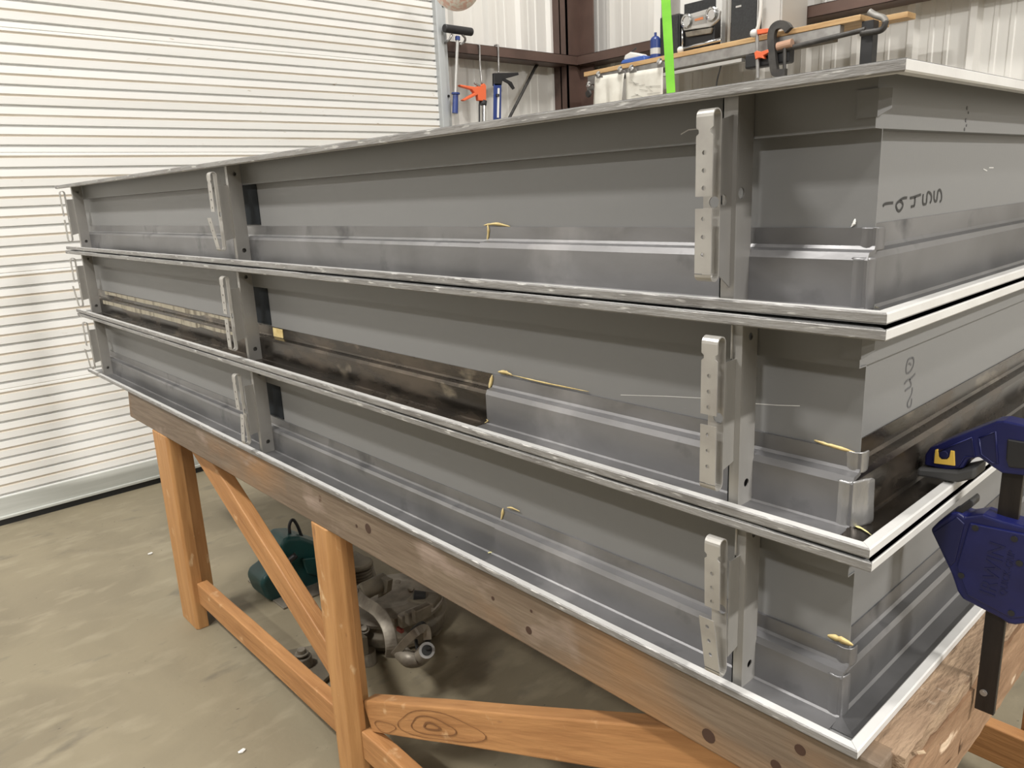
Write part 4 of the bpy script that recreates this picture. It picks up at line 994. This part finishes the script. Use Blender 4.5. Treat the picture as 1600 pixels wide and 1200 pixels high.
b = MB(); b.prism([S(1085, 30, 3.4375), S(1098, 26, 3.4375), S(1099, 30, 3.4375), S(1086, 33, 3.4375)], (0, .004, 0)); b.build('display', M['display'], fp)
b = MB(); b.prism([S(1080, 28, 3.4390), S(1103, 22, 3.4390), S(1104, 36, 3.4390), S(1082, 40, 3.4390)], (0, .004, 0)); b.build('display_bezel', M['galv'], fp)
b = MB(); b.tube([S(1066, 44), S(1066.5, 75)], .006); b.tube([S(1066, 76), S(1126, 62)], .010); b.build('chrome_stand', M['chrome'], st, smooth=True)
b = MB(); bmesh.ops.create_icosphere(b.bm, subdivisions=2, radius=.020); b.bm.transform(Matrix.Translation(S(1063, 78, 3.43))); b.build('stand_foot', M['white'], st, smooth=True)
# white board behind the stereo
bx0, bx1 = at(1021, 50, 1, 3.66).x, at(1138, 50, 1, 3.66).x; bz = zs(bx0) + .012
wb = empty('framed_screen', ((bx0 + bx1)/2, 3.67, bz), 'white framed panel with dark screens standing on the shelf behind the silver stereo', 'screen')
b = MB(); b.box(bx0, bx1, 3.66, 3.685, bz, bz + .75); b.build('white_frame', M['white'], wb, bevel=.003)
b = MB(); b.box(at(1070, 0, 1, 3.66).x, at(1119, 0, 1, 3.66).x, 3.654, 3.6598, at(1095, 66, 1, 3.66).z, at(1095, 1, 1, 3.66).z); b.build('dark_pane', M['speaker'], wb, bevel=.002)
b = MB(); b.box(at(1034, 0, 1, 3.66).x, at(1063, 0, 1, 3.66).x, 3.654, 3.6598, at(1050, 24, 1, 3.66).z, bz + .74); b.build('silver_pane', M['galv'], wb, bevel=.002)
b = MB(); b.box(at(1131, 0, 1, 3.65).x, at(1137, 0, 1, 3.65).x, 3.63, 3.6595, bz, bz + .75); b.build('aluminium_edge', M['silver'], wb, bevel=.003)
# grey cabinet
x0, x1 = at(1190, 20, 1, 3.46).x, at(1222, 20, 1, 3.46).x
b = MB(); b.box(x0, x1, 3.46, 3.74, zs(x1) + .004, zs(x1) + 0.62); o = b.build('electrical_cabinet', M['cabinet'], bevel=.004); tag(o, 'plain grey metal cabinet on the shelf, right of the tall loudspeaker', 'cabinet')
b = MB(); b.box(x0 + .01, x1 - .01, 3.455, 3.4598, zs(x1) + .02, zs(x1) + 0.60); b.build('door', M['cabinet'], o, bevel=.002)
# white cable / tube beside speaker
b = MB(); b.tube(smooth_path([at(1189, -6, 1, 3.42), at(1189, 10, 1, 3.42), at(1187, 30, 1, 3.42), at(1183, 46, 1, 3.42), at(1177, 52, 1, 3.42)], 4), .010); tag(b.build('white_tube', M['white'], smooth=True), 'bent white tube standing between the tall loudspeaker and the grey cabinet', 'tube')
# blue can and sander
x0, x1 = at(1013, 80, 1, 3.40).x, at(1026, 80, 1, 3.40).x; zc = zs(x0)
ca = empty('spray_can', ((x0+x1)/2, 3.43, zc), 'dark blue aerosol can with pale label at left of the small loudspeaker', 'spray can')
zt = at(1020, 56, 1, 3.40).z; rr = (x1-x0)/2
b = MB(); b.lathe(((x0+x1)/2, 3.43, zc), (0, 0, 1), [(0, rr), (zt - zc - .02, rr), (zt - zc - .008, rr*.8), (zt - zc, rr*.5)], 20); b.build('can_body', M['blue'], ca, smooth=False)
b = MB(); b.cyl(((x0+x1)/2, 3.43, zt), ((x0+x1)/2, 3.43, zt + .022), rr*.25, n=10); b.build('nozzle', M['blue'], ca)
b = MB(); b.lathe(((x0+x1)/2, 3.43, zc + .030), (0, 0, 1), [(0, rr*1.01), (.035, rr*1.01)], 20); b.build('label_band', M['lip'], ca)
c = at(986, 88, 1, 3.40); zc = zs(c.x)
sd_ = empty('hand_sander', (c.x, 3.43, zc), 'light blue and white hand tool lying on the shelf above the papers', 'hand tool')
b = MB(); b.prism([at(px, py, 1, 3.38) for px, py in ((969, 100), (972, 94), (1006, 86), (1008, 93), (1005, 96))], (0, .09, 0)); b.build('base_shoe', M['bluel'], sd_, bevel=.006)
b = MB(); b.prism([at(px, py, 1, 3.385) for px, py in ((974, 93), (976, 86), (984, 81), (1000, 84), (1004, 88), (976, 94))], (0, .07, 0)); b.build('tool_body', M['white'], sd_, bevel=.008)
b = MB(); b.tube([at(985, 83, 1, 3.41), at(994, 75, 1, 3.41)], .006); b.build('lever', M['iron'], sd_)
# clamps on the shelf edge
cl = empty('f_clamp', sp(1184, 80, YS - .03), 'orange screw F clamp gripping the shelf edge below the grey cabinet', 'clamp')
b = MB(); b.cyl(sp(1183, 48, YS - .035), sp(1184, 122, YS - .035), 0.010, n=12); b.build('bar', M['steel'], cl)
b = MB(); b.prism([sp(1182, 46, YS - .05), sp(1200, 44, YS - .05), sp(1201, 51, YS - .05), sp(1183, 54, YS - .05)], (0, .03, 0)); b.build('fixed_jaw', M['orange'], cl, bevel=.004)
b = MB(); b.prism([sp(px, py, YS - .052) for px, py in ((1178, 82), (1182, 79), (1188, 81), (1200, 77), (1201, 82), (1192, 87), (1194, 92), (1186, 90), (1180, 93))], (0, .03, 0)); b.build('sliding_jaw', M['orange'], cl, bevel=.003)
b = MB(); bmesh.ops.create_icosphere(b.bm, subdivisions=2, radius=.022); b.bm.transform(Matrix.Translation(sp(1178, 52, YS - .04))); b.build('swivel_knob', M['white'], cl, smooth=True)
cc = empty('c_clamp', sp(1215, 80, YS - .04), 'black cast iron C clamp on the shelf edge beside the orange clamp', 'clamp')
b = MB(); P = smooth_path([sp(px, py, YS - .05) for px, py in ((1231, 47), (1226, 40), (1217, 38), (1208, 43), (1204, 56), (1205, 80), (1207, 100), (1210, 113), (1218, 114), (1226, 113))], 4)
prev = None
for i, p in enumerate(P):
    t = (P[min(i+1, len(P)-1)] - P[max(i-1, 0)]).normalized(); s_ = Vector((-t.z, 0, t.x))*0.020
    a = [b.bm.verts.new(q) for q in (p - s_, p + s_, p + s_ + Vector((0, .03, 0)), p - s_ + Vector((0, .03, 0)))]
    if prev:
        for k in range(4): b.face([prev[k], prev[(k+1)%4], a[(k+1)%4], a[k]])
    else: b.face(a[::-1])
    prev = a
b.face(prev); b.build('clamp_frame', M['iron'], cc, bevel=.004)
b = MB(); b.cyl(sp(1226, 113, YS - .035), sp(1226, 75, YS - .035), .009, n=10); b.build('screw', M['iron'], cc)
ec = empty('c_clamp', sp(1375, 35, YS), 'curved steel and black clamp hooked over the right end of the plank', 'clamp')
for nm, pts, m in (('upper_arm', ((1358, 18), (1368, 24), (1380, 28), (1384, 34)), 'galv'), ('lower_arm', ((1384, 33), (1381, 43), (1374, 48), (1362, 50), (1345, 52)), 'iron')):
    b = MB(); b.tube(smooth_path([sp(px, py, YS - .02) for px, py in pts], 4), .015, n=10); b.build(nm, M[m], ec, smooth=True)

# ------------------------------------------------------------------ lime green sling
def gs(px, py, y=1.10): return at(px, py, 1, y)
p0, p1 = gs(1040.5, 0), gs(1048, 137)
dirv = (p1 - p0) / (p0.z - p1.z)
a = p0 + dirv*(p0.z - 4.98); c = p0 + dirv*(p0.z - (ZB + 0.45))
b = MB(); hw = 0.0135; n = 30; prev = None
for i in range(n + 1):
    p = a.lerp(c, i/n); tw = 0.15*math.sin(i*.35); s_ = Vector((math.cos(tw), math.sin(tw), 0))*hw; t_ = Vector((-math.sin(tw), math.cos(tw), 0))*.0012
    v = [b.bm.verts.new(q) for q in (p - s_ - t_, p + s_ - t_, p + s_ + t_, p - s_ + t_)]
    if prev:
        for k in range(4): b.face([prev[k], prev[(k+1)%4], v[(k+1)%4], v[k]])
    else: b.face(v[::-1])
    prev = v
b.face(prev)
tag(b.build('lifting_strap', M['strapgreen']), 'lime green webbing strap hanging down behind the top frame', 'strap')

# small litter on the floor
random.seed(11)
for (px, py) in ((235, 866), (378, 1175)):
    p = at(px, py, 2, 0.0); b = blobmesh((p.x, p.y, 0.004), (0.006, 0.010, 0.003), 2, 3, .5)
    tag(b.build('paint_chip', M['white']), 'small white chip on the concrete, ' + ('left of the far bench leg' if px < 300 else 'in front of the middle bench leg'), 'debris')
